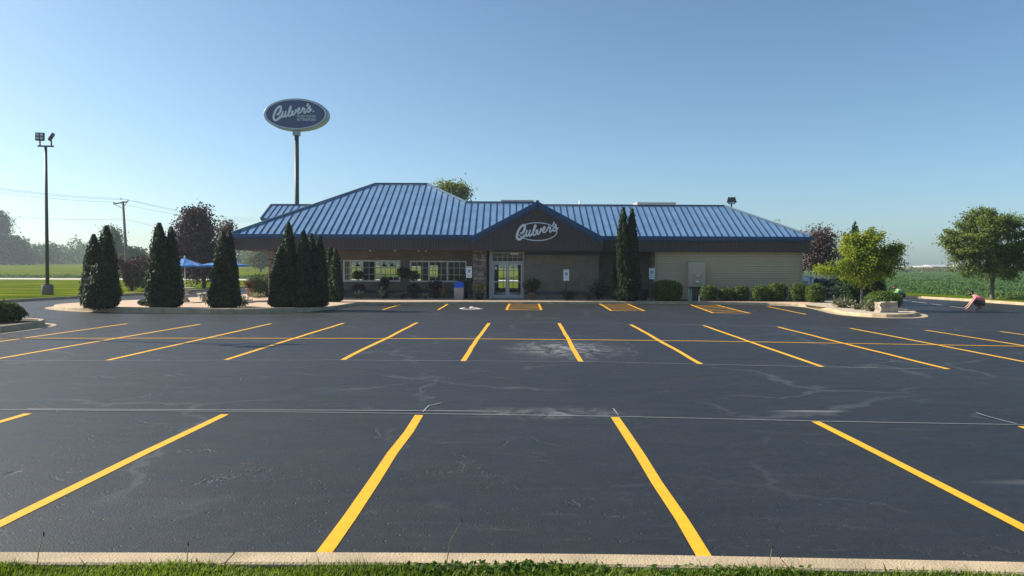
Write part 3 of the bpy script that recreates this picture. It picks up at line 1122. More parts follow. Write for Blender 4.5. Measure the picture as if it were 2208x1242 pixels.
# kerb and lawn on the far left, kerb and verge on the far right
lk = smooth_line([(-28.6, 3), (-28.6, 36), (-28.5, 43.4), (-28.1, 46.7), (-27.5, 50.6), (-26.9, 55.2), (-26.6, 64.4), (-26.6, 80)], .8)
kerb('kerb_along_left_lawn', lk[::-1], .17, .16, side=-1, seclen=3.2)
lw = [(-900, 3)] + [(p[0] - .16, p[1]) for p in lk] + [(-26.7, 110.5), (-900, 110.5)]
tag(mesh_obj('left_lawn', [(*p, .135) for p in lw], [tuple(range(len(lw)))], M['lawn'], smooth=False), kind='structure')
rk = smooth_line([(31.5, 3.5), (31.0, 20), (30.5, 36), (30.2, 43.7), (30.05, 48.7), (29.6, 52.3), (29.3, 55.7), (29.1, 66), (29.1, 80)], .8)
kerb('kerb_along_right_field', rk, .22, .16, side=-1, seclen=3.2)
rw = [(p[0] + .2, p[1]) for p in rk] + [(34, 80), (35.5, 3.5)]
tag(mesh_obj('right_verge', [(*p, .12) for p in rw], [tuple(range(len(rw)))], M['lawn']), kind='structure')

# ------------------------------------------------------------------ the restaurant
B = thing('restaurant_building', 'low brown restaurant with blue standing seam metal roof and gabled entrance', 'building', (0, 0, 0))
SL = 0.522                       # roof slope
ZE, ZG, ZF = 4.10, 3.86, 3.12    # eave top, gutter bottom, fascia bottom
YL, YG, YR = 45.3, 45.0, 46.3    # fascia planes: left wing, gable, right wing
XL, XR = -17.1, 18.6
RUN = 7.36


def slab(poly, th=0.06):
    """roof slab: polygon of 3D points thickened downward"""
    mb = MB()
    n = len(poly)
    v = [tuple(p) for p in poly] + [(p[0], p[1], p[2] - th) for p in poly]
    f = [tuple(range(n)), tuple(range(n, 2 * n))[::-1]] + [(i, n + i, n + (i + 1) % n, (i + 1) % n) for i in range(n)]
    mb.add(v, f)
    return mb


def zr(r):
    return ZE + SL * r


deck = MB()
dk = .03


def deck_poly(p):
    s = slab([(a, b, c - dk) for a, b, c in p], .08)
    deck.add(s.v, s.f)


rdg = (YL + RUN)
deck_poly([(XL, YL, ZE), (1.5, YL, ZE), (1.5, YL + 4.4, zr(4.4)), (-3.04, YL + 4.4, zr(4.4)), (-6, rdg, zr(RUN)), (-9.74, rdg, zr(RUN))])
deck_poly([(XL, YL, ZE), (-9.74, rdg, zr(RUN)), (XL, rdg + RUN, ZE)])
deck_poly([(XL, rdg + RUN, ZE), (-9.74, rdg, zr(RUN)), (-6, rdg, zr(RUN)), (-6 + RUN, rdg + RUN, ZE)])
deck_poly([(-6, rdg, zr(RUN)), (-3.04, YL + 4.4, zr(4.4)), (-.75, YL + 4.4, zr(4.4) - 1.2), (-.75, rdg + 5.2, zr(4.4) - 1.2)])
deck_poly([(1.5, YR, ZE), (XR, YR, ZE), (XR - 4.2, YR + 4.2, zr(4.2)), (1.5, YR + 4.2, zr(4.2))])
deck_poly([(XR, YR, ZE), (XR, 60, ZE), (XR - 4.2, 56, zr(4.2)), (XR - 4.2, YR + 4.2, zr(4.2))])
roof = deck.build('roof', M['roof'], B)
MB().box(-3.5, 14.6, 50.2, 59.6, 5.2, 5.3).build('flat_roof', M['flatroof'], B)
mp_ = MB().box(-3.0, 1.5, YL + 4.42, YL + 4.6, 5.0, zr(4.4) - .06)
mp_.box(1.5, XR - 4.2, YR + 4.22, YR + 4.4, 5.0, zr(4.2) - .06)
mp_.build('parapet_back', M['flatroof'], B)


def panels(x0, x1, Ye, top, w, breaks=()):
    """standing seam pans between x0 and x1 on the front slope; top(x) = run where the pan ends"""
    n = max(1, round((x1 - x0) / w))
    w = (x1 - x0) / n
    for k in range(n):
        a, b = x0 + k * w, x0 + (k + 1) * w
        xs_ = [a + .012] + [q for q in breaks if a + .03 < q < b - .03] + [b - .012]
        lo = [(x, 0.0) for x in xs_]
        hi = [(x, top(x)) for x in xs_[::-1]]
        if max(h for _, h in hi) < .06:
            continue
        hi = [(x, max(h, .02)) for x, h in hi]
        dz = random.uniform(0, .006)
        tilt = random.uniform(-.008, .008)
        pts = [(x, Ye - .02 + r, zr(r) - .01 * (r == 0) + dz + tilt * (x - a)) for x, r in lo + hi]
        s = slab(pts, .02)
        s.build('roof_panel', M['roof'], roof)
        t0 = top(a)
        if t0 > .1:
            MB().bar((a, Ye - .02, ZE + .025), (a, Ye + t0, zr(t0) + .025), .032, .05, (0, -SL, 1)).build('standing_seam', M['seam'], roof)


def top_left(x):
    if x < -9.74:
        return x - XL
    if x < -6:
        return RUN
    return max(4.4, RUN - (x + 6))


panels(XL, 1.5, YL, top_left, .425, (-9.74, -6, -3.04))
panels(1.5, XR, YR, lambda x: min(4.2, XR - x), .425, (XR - 4.2,))


def cap(a, b, w=.16, h=.10, m='cap'):
    MB().bar(a, b, w, h).build('ridge_cap', M[m], roof)


up = .07
cap((XL, YL, ZE + up), (-9.74, rdg, zr(RUN) + up))
cap((-9.74, rdg, zr(RUN) + up), (-6, rdg, zr(RUN) + up), m='trim')
cap((-6, rdg, zr(RUN) + up), (-3.04, YL + 4.4, zr(4.4) + up))
cap((-3.04, YL + 4.42, zr(4.4) + up), (1.5, YL + 4.42, zr(4.4) + up), m='trim')
cap((1.5, YR + 4.22, zr(4.2) + up), (XR - 4.2, YR + 4.22, zr(4.2) + up), m='trim')
cap((XR - 4.2, YR + 4.2, zr(4.2) + up), (XR, YR, ZE + up))

# blue gutters
gt = MB()
gt.bbox(XL - .06, -2.5, YL - .16, YL - .02, ZG + .03, ZE - .015, .02)
gt.box(XL - .03, -2.5, YL - .06, YL + .05, ZG - .05, ZG + .028)
gt.build('gutter', M['trim'], B)
gt = MB()
gt.bbox(5.46, XR + .06, YR - .16, YR - .02, ZG + .03, ZE - .015, .02)
gt.box(5.46, XR + .03, YR - .06, YR + .05, ZG - .05, ZG + .028)
gt.build('gutter', M['trim'], B)
gt = MB()
gt.bbox(XL - .16, XL - .02, YL - .14, 60, ZG + .03, ZE - .015, .02)
gt.build('gutter', M['trim'], B)
gt = MB()
gt.bbox(XR + .02, XR + .16, YR - .14, 60, ZG + .03, ZE - .015, .02)
gt.build('gutter', M['trim'], B)


def ribbed(x0, x1, Y, zb, ztop, pitch=.16, depth=.022, thick=.1, mb=None):
    """vertical ribbed cladding facing -Y"""
    mb = mb or MB()
    n = max(1, round((x1 - x0) / pitch))
    p = (x1 - x0) / n
    for k in range(n):
        a = x0 + k * p
        for (u0, u1, d0, d1) in ((0, .12, depth, 0), (.12, .88, 0, 0), (.88, 1, 0, depth)):
            xa, xb = a + u0 * p, a + u1 * p
            mb.face([(xa, Y + d0, zb), (xb, Y + d1, zb), (xb, Y + d1, ztop(xb)), (xa, Y + d0, ztop(xa))])
    mb.face([(x0, Y + depth + .002, zb), (x0, Y + thick, zb), (x1, Y + thick, zb), (x1, Y + depth + .002, zb)])
    mb.face([(x1, Y + depth, zb), (x1, Y + thick, zb), (x1, Y + thick, ztop(x1)), (x1, Y + depth, ztop(x1))])
    mb.face([(x0, Y + depth, zb), (x0, Y + depth, ztop(x0)), (x0, Y + thick, ztop(x0)), (x0, Y + thick, zb)])
    return mb


ribbed(XL, -2.42, YL, ZF, lambda x: ZG + .02).build('fascia', M['fascia'], B, kind='stuff')
ribbed(5.40, XR, YR, ZF, lambda x: ZG + .02).build('fascia', M['fascia'], B, kind='stuff')
sf = MB()
sf.box(XL, XL + .1, YL + .1, 60, ZF, ZG + .02)
sf.box(XR - .1, XR, YR + .1, 60, ZF, ZG + .02)
sf.box(XL, XR, 59.9, 60, ZF, ZG + .02)
sf.build('side_fascia', M['fascia'], B)
# gabled entrance
GX0, GX1, GXC, GZ = -2.42, 5.46, 1.52, 6.10
gs = (GZ - (ZE - .12)) / (GXC - GX0)
ribbed(GX0, GX1, YG, ZF, lambda x: GZ - .30 - abs(x - GXC) * gs).build('gable_face', M['fascia'], B, kind='stuff')
MB().box(GX1 - .1, GX1, YG + .1, YR + .3, ZF, ZG + .1).build('gable_return', M['fascia'], B)
for s in (-1, 1):
    xe = GX0 if s < 0 else GX1
    e0 = Vector((xe + s * .06, YG - .06, ZE - .12 - .06 * gs - .10))
    e1 = Vector((GXC, YG - .06, GZ - .10))
    r_ = MB()
    r_.bar(e0, e1, .16, .19, (0, 0, 1))
    r_.build('rake_board', M['trim'], B)
    r_ = MB()
    off = Vector((0, .05, -.185))
    r_.bar(e0 + off, e1 + off, .10, .17, (0, 0, 1))
    r_.build('rake_moulding', M['trim'], B)
    ze = ZE - .12
    pts = [(xe + s * .1, YG - .1, ze - .1 * gs + .02), (GXC, YG - .1, GZ + .02), (GXC, 49.3, GZ + .02), (xe + s * .1, YL + .3, ze - .1 * gs + .02)]
    if s < 0:
        pts = pts[::-1]
    slab(pts, .05).build('gable_roof', M['roof'], B)
MB().bar((GXC, YG - .12, GZ + .03), (GXC, 49.3, GZ + .03), .2, .06).build('gable_ridge', M['trim'], B)
# soffits
so = MB()
so.face([(XL + .1, YL + .1, ZF + .03), (XL + .1, 59.9, ZF + .03), (-2.4, 59.9, ZF + .03), (-2.4, YL + .1, ZF + .03)])
so.face([(-2.4, YG + .1, ZF + .03), (-2.4, 50, ZF + .03), (5.4, 50, ZF + .03), (5.4, YG + .1, ZF + .03)])
so.face([(5.4, YR + .1, ZF + .03), (5.4, 59.9, ZF + .03), (XR - .1, 59.9, ZF + .03), (XR - .1, YR + .1, ZF + .03)])
so.build('soffit', M['soffit'], B)

# walls
WZ = ZF + .06
W1 = (-10.80, -7.20, 1.20, 2.51)
W2 = (-6.52, -2.95, 1.19, 2.49)
wl = MB()
yw0, yw1 = 47.6, 47.8
for x0, x1 in ((-15.3, W1[0]), (W1[1], W2[0]), (W2[1], -1.6)):
    wl.box(x0, x1, yw0, yw1, .1, WZ)
for w in (W1, W2):
    wl.box(w[0], w[1], yw0, yw1, .1, w[2])
    wl.box(w[0], w[1], yw0, yw1, w[3], WZ)
wl.box(-15.3, -15.1, yw1, 59.8, .1, WZ)
wl.build('front_wall', M['brick'], B)
gw = MB().box(.72, 5.40, 46.2, 46.4, .1, WZ)
gw.box(5.2, 5.4, 46.4, 48.2, .1, WZ)
gw.box(5.2, 9.2, 48.2, 48.4, .1, WZ)
gw.build('entrance_wall', M['brick'], B)
sw = MB().box(8.99, 9.19, 46.95, 48.2, .1, WZ)
sw.box(8.99, 18.2, 46.90, 47.0, .1, WZ)
sw.box(18.0, 18.2, 47.0, 59.8, .1, WZ)
sw.build('side_wall', M['siding'], B)
# back wall with window openings that let the field show through
bw = MB()
back_open = [(-13.7, -12.1, .95, 2.6), (-11.0, -8.95, .95, 2.6), (-8.1, -7.3, .9, 2.25), (-6.75, -5.95, .9, 2.3), (-1.1, .5, .45, 2.6)]
x = -15.3
for a, b, z0, z1 in back_open:
    bw.box(x, a, 59.6, 59.8, .1, WZ)
    bw.box(a, b, 59.6, 59.8, .1, z0)
    bw.box(a, b, 59.6, 59.8, z1, WZ)
    x = b
bw.box(x, 18.2, 59.6, 59.8, .1, WZ)
bw.build('back_wall', M['brick'], B)
bg_ = MB()
for a, b, z0, z1 in back_open:
    k = max(2, round((b - a) / .42))
    for i in range(k + 1):
        xx = a + (b - a) * i / k
        bg_.box(xx - .02, xx + .02, 59.66, 59.70, z0, z1)
    for i in range(4):
        zz = z0 + (z1 - z0) * i / 3
        bg_.box(a, b, 59.67, 59.69, zz - .02, zz + .02)
bg_.build('back_window_grille', M['muntin'], B)
# inside
MB().box(-15.1, 5.2, 47.82, 59.58, .12, .17).build('inside_floor', M['innerfloor'], B)
MB().box(-15.1, 5.2, 47.82, 59.58, 3.02, 3.06).build('inside_ceiling', M['innerwall'], B)
iw = MB().box(-5.2, -5.0, 54.5, 59.58, .17, 3.02)
iw.box(-5.0, -1.6, 53.2, 53.4, .17, 1.25)
iw.box(3.0, 3.2, 46.45, 59.58, .17, 3.02)
iw.box(-1.75, -1.62, 47.82, 51.0, .17, 3.02)
iw.build('inside_partition', M['innerwall'], B)

# lap siding on the right wing
ls = MB()
z = .16
while z < ZF + .02:          # drop siding: board face, then a recessed cove under the next board
    z1 = min(z + .15, ZF + .05)
    zc = z1 - .034
    ls.face([(9.12, 46.62, z), (18.12, 46.62, z), (18.12, 46.632, zc), (9.12, 46.632, zc)])
    ls.face([(9.12, 46.632, zc), (18.12, 46.632, zc), (18.12, 46.688, zc + .010), (9.12, 46.688, zc + .010)])
    ls.face([(9.12, 46.688, zc + .010), (18.12, 46.688, zc + .010), (18.12, 46.688, z1), (9.12, 46.688, z1)])
    ls.face([(9.12, 46.69, z), (18.12, 46.69, z), (18.12, 46.62, z), (9.12, 46.62, z)])
    z = z1
ls.face([(9.12, 46.69, .16), (9.12, 46.89, .16), (9.12, 46.89, ZF), (9.12, 46.69, ZF)])
ls.build('lap_siding', M['siding'], B, kind='stuff')
MB().box(8.97, 9.12, 46.585, 46.94, .14, ZF + .028).build('corner_board', M['corner'], B)
MB().box(18.10, 18.23, 46.585, 46.94, .14, ZF + .028).build('corner_board', M['corner'], B)


def soldier(x0, x1, Y, z0, z1, parent):
    mb = MB()
    n = round((x1 - x0) / .085)
    p = (x1 - x0) / n
    for k in range(n):
        j = random.uniform(0, .008)
        mb.box(x0 + k * p + .005, x0 + (k + 1) * p - .005, Y - .03 + j, Y + .01, z0, z1)
    return mb.build('soldier_course', M['navybrick'], parent, kind='stuff')


soldier(-15.2, -1.7, 47.6, .42, .63, B)
soldier(.80, 5.38, 46.2, .42, .63, B)
soldier(.80, 5.38, 46.2, 2.88, 3.10, B)


def stone_pillar(name, x0, x1, y0, y1, z0, z1, parent):
    core = MB().box(x0 + .03, x1 - .03, y0 + .03, y1 - .03, z0, z1).build(name, M['mortar'], parent)
    # a few rough stone meshes, shared
    proto = []
    for q in range(6):
        bm = bmesh.new()
        bmesh.ops.create_cube(bm, size=1.0)
        bmesh.ops.bevel(bm, geom=bm.edges[:], offset=.10, segments=1, affect='EDGES')
        for v in bm.verts:
            v.co += Vector((random.uniform(-.05, .05), random.uniform(-.06, .06), random.uniform(-.05, .05)))
        me = bpy.data.meshes.new('stone')
        bm.to_mesh(me)
        bm.free()
        me.materials.append(M[['stone', 'stone2', 'stone', 'stone3', 'stone', 'stone2'][q]])
        proto.append(me)
    for face in ('front', 'left', 'right'):
        a0, a1 = (x0, x1) if face == 'front' else (y0 + .05, y1)
        z = z0
        while z < z1 - .03:
            h = min(random.uniform(.09, .17), z1 - z)
            a = a0
            while a < a1 - .03:
                w = random.uniform(.16, .42)
                if a + w > a1 - .1:
                    w = a1 - a
                o = bpy.data.objects.new('stone', random.choice(proto))
                link(o, core)
                d = .11 + random.uniform(-.02, .02)
                if face == 'front':
                    o.location = (a + w / 2, y0 + .03, z + h / 2)
                    o.scale = (w - .012, d, h - .012)
                else:
                    o.location = (x0 + .03 if face == 'left' else x1 - .03, a + w / 2, z + h / 2)
                    o.scale = (d, w - .012, h - .012)
                a += w
            z += h
    return core


stone_pillar('stone_pillar', -2.40, -1.62, 45.62, 46.3, .14, ZF + .02, B)
stone_pillar('stone_corner', -15.40, -14.75, 46.9, 47.58, .14, ZF + .02, B)


def window(x0, x1, z0, z1, Y, bays, cols, rows):
    fr = MB()
    t = .065
    fr.box(x0 - .03, x1 + .03, Y - .03, Y + .10, z1 - t, z1 + .03)
    fr.box(x0 - .03, x1 + .03, Y - .05, Y + .10, z0 - .04, z0 + t)
    fr.box(x0 - .03, x0 + t, Y - .03, Y + .10, z0 + t, z1 - t)
    fr.box(x1 - t, x1 + .03, Y - .03, Y + .10, z0 + t, z1 - t)
    for i in range(1, bays):
        xx = x0 + (x1 - x0) * i / bays
        fr.box(xx - .05, xx + .05, Y - .02, Y + .09, z0 + t, z1 - t)
    f = fr.build('window', M['winframe'], B)
    for i in range(bays):
        a = x0 + (x1 - x0) * i / bays + .06
        b = x0 + (x1 - x0) * (i + 1) / bays - .06
        mesh_obj('window_pane', [(a - .02, Y + .062, z0 + t - .01), (b + .02, Y + .062, z0 + t - .01), (b + .02, Y + .062, z1 - t + .01), (a - .02, Y + .062, z1 - t + .01)],
                 [(0, 1, 2, 3)], M['glass'], f)
        mu = MB()
        for c in range(1, cols):
            xx = a + (b - a) * c / cols
            mu.box(xx - .018, xx + .018, Y + .02, Y + .06, z0 + t, z1 - t)
        for r in range(1, rows):
            zz = z0 + (z1 - z0) * r / rows
            mu.box(a, b, Y + .021, Y + .059, zz - .018, zz + .018)
        mu.build('window_grille', M['muntin'], f)
    return f


window(*W1, 47.6, 3, 3, 3)
window(*W2, 47.6, 3, 3, 3)

# entrance doors with transom
DY = 46.30
df = MB()
df.box(-1.42, -1.22, DY - .06, DY + .12, .15, WZ)
df.box(.66, .72, DY - .06, DY + .12, .15, WZ)
df.box(-1.22, .66, DY - .05, DY + .10, 2.40, 2.50)
df.box(-1.22, .66, DY - .03, DY + .08, 2.98, 3.10)
df.build('door_frame', M['alu'], B)
tr = MB()
for i in range(1, 6):
    xx = -1.22 + 1.88 * i / 6
    tr.box(xx - .012, xx + .012, DY, DY + .02, 2.50, 2.98)
tr.box(-1.22, .66, DY + .001, DY + .019, 2.73, 2.755)
to = tr.build('transom_grille', M['muntin'], B)
mesh_obj('transom_pane', [(-1.22, DY + .03, 2.5), (.66, DY + .03, 2.5), (.66, DY + .03, 2.98), (-1.22, DY + .03, 2.98)], [(0, 1, 2, 3)], M['glass'], B)
for s, (a, b) in ((1, (-1.21, -.285)), (-1, (-.275, .65))):
    d = MB()
    d.box(a, a + .11, DY, DY + .05, .18, 2.39)
    d.box(b - .11, b, DY, DY + .05, .18, 2.39)
    d.box(a + .11, b - .11, DY, DY + .05, .18, .40)
    d.box(a + .11, b - .11, DY, DY + .05, 2.27, 2.39)
    d.box(a + .11, b - .11, DY - .01, DY + .04, 1.17, 1.25)
    do = d.build('door', M['alu'], B)
    mesh_obj('door_pane', [(a + .1, DY + .055, .39), (b - .1, DY + .055, .39), (b - .1, DY + .055, 2.28), (a + .1, DY + .055, 2.28)], [(0, 1, 2, 3)], M['glass'], do)
    hx = b - .055 if s > 0 else a + .055
    MB().tube([(hx, DY, 1.02), (hx, DY - .08, 1.05), (hx, DY - .08, 1.38), (hx, DY, 1.41)], .014, 8).build('door_handle', M['alu'], do, True)
    if s > 0:
        MB().box(a + .14, a + .26, DY + .045, DY + .052, 1.98, 2.16).build('door_notice', M['white'], do)
MB().bbox(-.12, .40, DY - .16, DY - .035, 2.90, 3.03, .03).build('wall_light', M['white'], B)
# twin flood on the right wing wall, small soffit cameras
fl = MB()
for s in (-1, 1):
    fl.tube([(10.0 + s * .08, 46.62, 2.98), (10.0 + s * .12, 46.5, 2.95)], [.04, .06], 10)
fl.bbox(9.93, 10.07, 46.58, 46.66, 2.93, 3.05, .01)
fl.build('wall_flood_light', M['elec'], B)
for px in (798, 852, 902, 918):
    p = P(px, 541, 46.0)
    MB().lathe([(.03, ZF - .05), (.06, ZF - .02), (.07, ZF + .04)], (p.x, 46.0), 10).build('soffit_light', M['white'], B, True)
# address digits on the left fascia
def text_mesh(s, size, depth=0.01):
    cu = bpy.data.curves.new('lettering', 'FONT')
    cu.body = s
    cu.size = size
    cu.extrude = depth
    cu.align_x = 'CENTER'
    cu.align_y = 'CENTER'
    ob = bpy.data.objects.new('lettering', cu)
    COL.objects.link(ob)
    me = bpy.data.meshes.new_from_object(ob.evaluated_get(bpy.context.evaluated_depsgraph_get()))
    bpy.data.objects.remove(ob)
    return me


def lettering(name, s, size, loc, material, parent, rot=(PI / 2, 0, 0), sx=1.0):
    me = text_mesh(s, size)
    me.materials.clear()
    me.materials.append(material)
    o = bpy.data.objects.new(name, me)
    link(o, parent)
    o.location = loc
    o.rotation_euler = rot
    o.scale.x = sx
    return o


p = P(513, 524, YL)
lettering('address_digits', '200', .30, (p.x, YL - .02, p.z), M['black'], B)
# rear drive-through canopy showing above the left hip
cn = thing('drive_through_canopy', 'blue roofed canopy rising behind the left end of the restaurant', 'canopy', (0, 0, 0))
cX0, cX1 = -20.1, -13.5
cr = slab([(cX0, 59.55, 6.0), (cX1, 59.55, 6.0), (cX1, 62.0, 7.25), (cX0, 62.0, 7.25)], .1)
cs = slab([(cX0, 62.0, 7.25), (cX1, 62.0, 7.25), (cX1, 64.45, 6.0), (cX0, 64.45, 6.0)], .1)
cr.add(cs.v, cs.f)
cro = cr.build('roof', M['roof'], cn)
for k in range(14):
    xx = cX0 + .05 + k * .47
    MB().bar((xx, 59.55, 6.025), (xx, 62.0, 7.275), .042, .05, (0, -SL, 1)).build('standing_seam', M['seam'], cro)
MB().bar((cX0, 62, 7.3), (cX1, 62, 7.3), .2, .08).build('ridge_cap', M['trim'], cro)
MB().bar((cX0 - .02, 59.5, 5.95), (cX0 - .02, 62, 7.22), .1, .2).build('rake_board', M['cap'], cn)
MB().box(cX0, cX1, 59.5, 59.6, 5.78, 5.98).build('gutter', M['trim'], cn)
MB().box(cX0 + .1, cX1, 59.7, 64.3, 5.2, 5.78).build('fascia', M['fascia'], cn)
for xx in (-19.4, -14.2):
    for yy in (60.6, 63.8):
        MB().box(xx - .25, xx + .25, yy - .25, yy + .25, 0, 5.2).build('column', M['brick'], cn)


# ------------------------------------------------------------------ script lettering
def catmull(pts, k=6):
    return smooth_line(pts, 1.0 / 1e9) if False else _cat(pts, k)


def _cat(pts, k):
    P_ = [np.array(p, float) for p in pts]
    n = len(P_)
    out = []
    for i in range(n - 1):
        a, b, c, d = P_[max(i - 1, 0)], P_[i], P_[i + 1], P_[min(i + 2, n - 1)]
        for t in np.linspace(0, 1, k, endpoint=False):
            out.append(0.5 * ((2 * b) + (-a + c) * t + (2 * a - 5 * b + 4 * c - d) * t * t + (-a + 3 * b - 3 * c + d) * t ** 3))
    out.append(P_[-1])
    return out


SCRIPT = [
    ('C', 58, [(705, 478), (742, 458), (775, 405), (793, 340), (786, 292), (755, 284), (705, 320), (655, 390), (618, 470), (603, 550), (622, 612), (670, 620), (730, 582), (790, 528)]),
    ('u', 44, [(790, 528), (822, 470), (846, 405), (826, 470), (820, 525), (842, 545), (874, 515), (905, 450), (923, 395), (902, 460), (892, 520), (914, 540), (948, 510)]),
    ('l', 42, [(948, 510), (990, 450), (1030, 370), (1050, 305), (1042, 278), (1020, 310), (997, 390), (984, 470), (996, 522), (1028, 518), (1060, 470)]),
    ('v', 42, [(1060, 430), (1085, 395), (1094, 420), (1086, 475), (1104, 500), (1142, 465), (1166, 405), (1172, 365), (1188, 392), (1215, 400)]),
    ('e', 40, [(1205, 412), (1245, 392), (1272, 350), (1258, 318), (1228, 350), (1214, 410), (1232, 452), (1270, 448), (1310, 405)]),
    ('r', 40, [(1310, 405), (1345, 350), (1358, 308), (1364, 342), (1402, 334), (1388, 380), (1378, 428), (1402, 446), (1440, 405)]),
    ('apostrophe', 46, [(1482, 222), (1472, 248), (1458, 272)]),
    ('s', 42, [(1440, 405), (1490, 335), (1526, 262), (1530, 325), (1540, 375), (1515, 418), (1472, 418)]),
    ('s', 30, [(1528, 400), (1560, 382), (1580, 345)]),
]


def stroke(pts, w, depth, fn, y0):
    """extruded round-ended stroke in the xz plane, front at y0 - depth"""
    c = _cat(pts, 7)
    n = len(c)
    L = []
    Rr = []
    for i in range(n):
        t = c[min(i + 1, n - 1)] - c[max(i - 1, 0)]
        t = t / (np.linalg.norm(t) + 1e-9)
        nn = np.array([-t[1], t[0]])
        L.append(c[i] + nn * w / 2)
        Rr.append(c[i] - nn * w / 2)
    mb = MB()

    def pt(p, d):
        q = fn(p)
        return (q[0], y0 - d, q[1])
    for i in range(n - 1):
        d1 = depth + i * .00004
        d2 = depth + (i + 1) * .00004
        mb.face([pt(L[i], d1), pt(Rr[i], d1), pt(Rr[i + 1], d2), pt(L[i + 1], d2)])
        mb.face([pt(L[i], 0), pt(L[i], d1), pt(L[i + 1], d2), pt(L[i + 1], 0)])
        mb.face([pt(Rr[i], d1), pt(Rr[i], 0), pt(Rr[i + 1], 0), pt(Rr[i + 1], d2)])
    for e, dd in ((c[0], depth - .0006), (c[-1], depth + n * .00004 + .0006)):
        ring = [e + np.array([math.cos(a), math.sin(a)]) * w / 2 for a in np.linspace(0, 2 * PI, 14, endpoint=False)]
        mb.face([pt(q, dd) for q in ring])
        for k in range(14):
            mb.face([pt(ring[k], 0), pt(ring[k], dd), pt(ring[(k + 1) % 14], dd), pt(ring[(k + 1) % 14], 0)])
    return mb


def script_word(fn, scale, y0, depth, parent, material):
    dd = depth
    for nm, w, pts in SCRIPT:
        stroke(pts, w * (.86 if nm != 'C' else .95), dd, fn, y0).build('letter', material, parent)
        dd += .004


# script sign on the gable
sg = thing('gable_sign', 'silver script word in a thin oval ring on the brown entrance gable', 'sign', (0, 0, 0))
pc = P(1060 + 1085 / 11.04, 460 + 435 / 11.04, YG)
k_ = YG / FPX / 11.04


def gmap(p):
    return (pc.x + (p[0] - 1085) * k_, pc.z - (p[1] - 435) * k_)


MB().bar((pc.x - .9, YG - .012, pc.z - .1), (pc.x + .9, YG - .012, pc.z - .1), .03, .1).build('mounting_rail', M['fascia'], sg)
script_word(gmap, k_, YG - .03, .10, sg, M['letter'])
rg = MB()
ro = [(1085 + 478 * math.cos(a), 437 + 222 * math.sin(a)) for a in np.linspace(0, 2 * PI, 64, endpoint=False)]
ri = [(1085 + 455 * math.cos(a), 437 + 200 * math.sin(a)) for a in np.linspace(0, 2 * PI, 64, endpoint=False)]
for i in range(64):
    j = (i + 1) % 64
    ang = 360 * i / 64
    if 160 < ang < 222 or 300 < ang < 352 and False:
        continue
    a0, a1, b0, b1 = gmap(ro[i]), gmap(ro[j]), gmap(ri[i]), gmap(ri[j])
    yf, yb = YG - .09, YG - .03
    rg.face([(a0[0], yf, a0[1]), (b0[0], yf, b0[1]), (b1[0], yf, b1[1]), (a1[0], yf, a1[1])])
    rg.face([(a0[0], yb, a0[1]), (a0[0], yf, a0[1]), (a1[0], yf, a1[1]), (a1[0], yb, a1[1])])
    rg.face([(b0[0], yf, b0[1]), (b0[0], yb, b0[1]), (b1[0], yb, b1[1]), (b1[0], yf, b1[1])])
rg.build('oval_ring', M['letter'], sg)

# oval sign on its tall pole behind the building
SY = 75.0
ps = P(639.5, 248, SY)
pole_sign = thing('pole_sign', 'tall oval blue sign with white script on dark pole behind the roof', 'sign', (0, 0, 0))
u_ = SY / FPX / 10.35


def smap(p):      # crop pixels of the sign -> world x, z
    q = P(540 + p[0] / 10.35, 190 + p[1] / 10.35, SY)
    return (q.x, q.z)


cx, cz = smap((1005, 580))
A, C_ = 700 * u_, 345 * u_
prof = [(1.0, 0.00), (1.0, .04), (1.02, .10), (1.02, 1.05), (1.0, 1.12)]
om = MB()
nn = 72
for s_, y_ in prof:
    for k in range(nn):
        a = 2 * PI * k / nn
        om.v.append((cx + A * s_ * math.cos(a), SY + y_, cz + C_ * s_ * math.sin(a)))
for i in range(len(prof) - 1):
    for k in range(nn):
        k2 = (k + 1) % nn
        om.f.append((i * nn + k, (i + 1) * nn + k, (i + 1) * nn + k2, i * nn + k2))
        om.m.append(0)
om.f.append(tuple((len(prof) - 1) * nn + k for k in range(nn))[::-1])
om.m.append(0)
om.f.append(tuple(range(nn)))
om.m.append(0)
om.build('sign_cabinet', M['ovalrim'], pole_sign)
face_ = MB()
face_.face([(cx + A * .935 * math.cos(a), SY - .02, cz + C_ * .90 * math.sin(a)) for a in np.linspace(0, 2 * PI, nn, endpoint=False)])
face_.build('sign_face', M['ovalblue'], pole_sign)
bd = MB()
for k in range(nn):
    a0, a1 = 2 * PI * k / nn, 2 * PI * (k + 1) / nn
    bd.face([(cx + A * s2 * math.cos(a), SY - .028, cz + C_ * s3 * math.sin(a)) for s2, s3, a in ((.96, .935, a0), (.96, .935, a1), (.935, .90, a1), (.935, .90, a0))])
bd.build('face_border', M['letter'], pole_sign)
script_word(lambda p: smap((490 + (p[0] - 570) * .8726, 340 + (p[1] - 205) * .9)), u_, SY - .022, .01, pole_sign, M['letter'])
q = smap((1250, 632))
lettering('small_lettering', 'FROZEN CUSTARD', .34, (q[0], SY - .03, q[1]), M['letter'], pole_sign, sx=.66)
q = smap((1250, 705))
lettering('small_lettering', 'BUTTERBURGERS', .37, (q[0], SY - .03, q[1]), M['letter'], pole_sign, sx=.66)
q = smap((1408, 520))
MB().lathe([(.08, 0), (.08, .01)], (0, 0), 10).build('trade_mark_dot', M['letter'], pole_sign).matrix_basis = Matrix.Translation((q[0], SY - .022, q[1])) @ Matrix.Rotation(PI / 2, 4, 'X')
px_ = P(640, 440, SY + .5).x
zt = smap((1030, 1040))[1]
MB().bbox(px_ - .33, px_ + .33, SY + .2, SY + .86, zt, cz - C_ + .12, .03).build('pole_collar', M['ovalrim'], pole_sign)
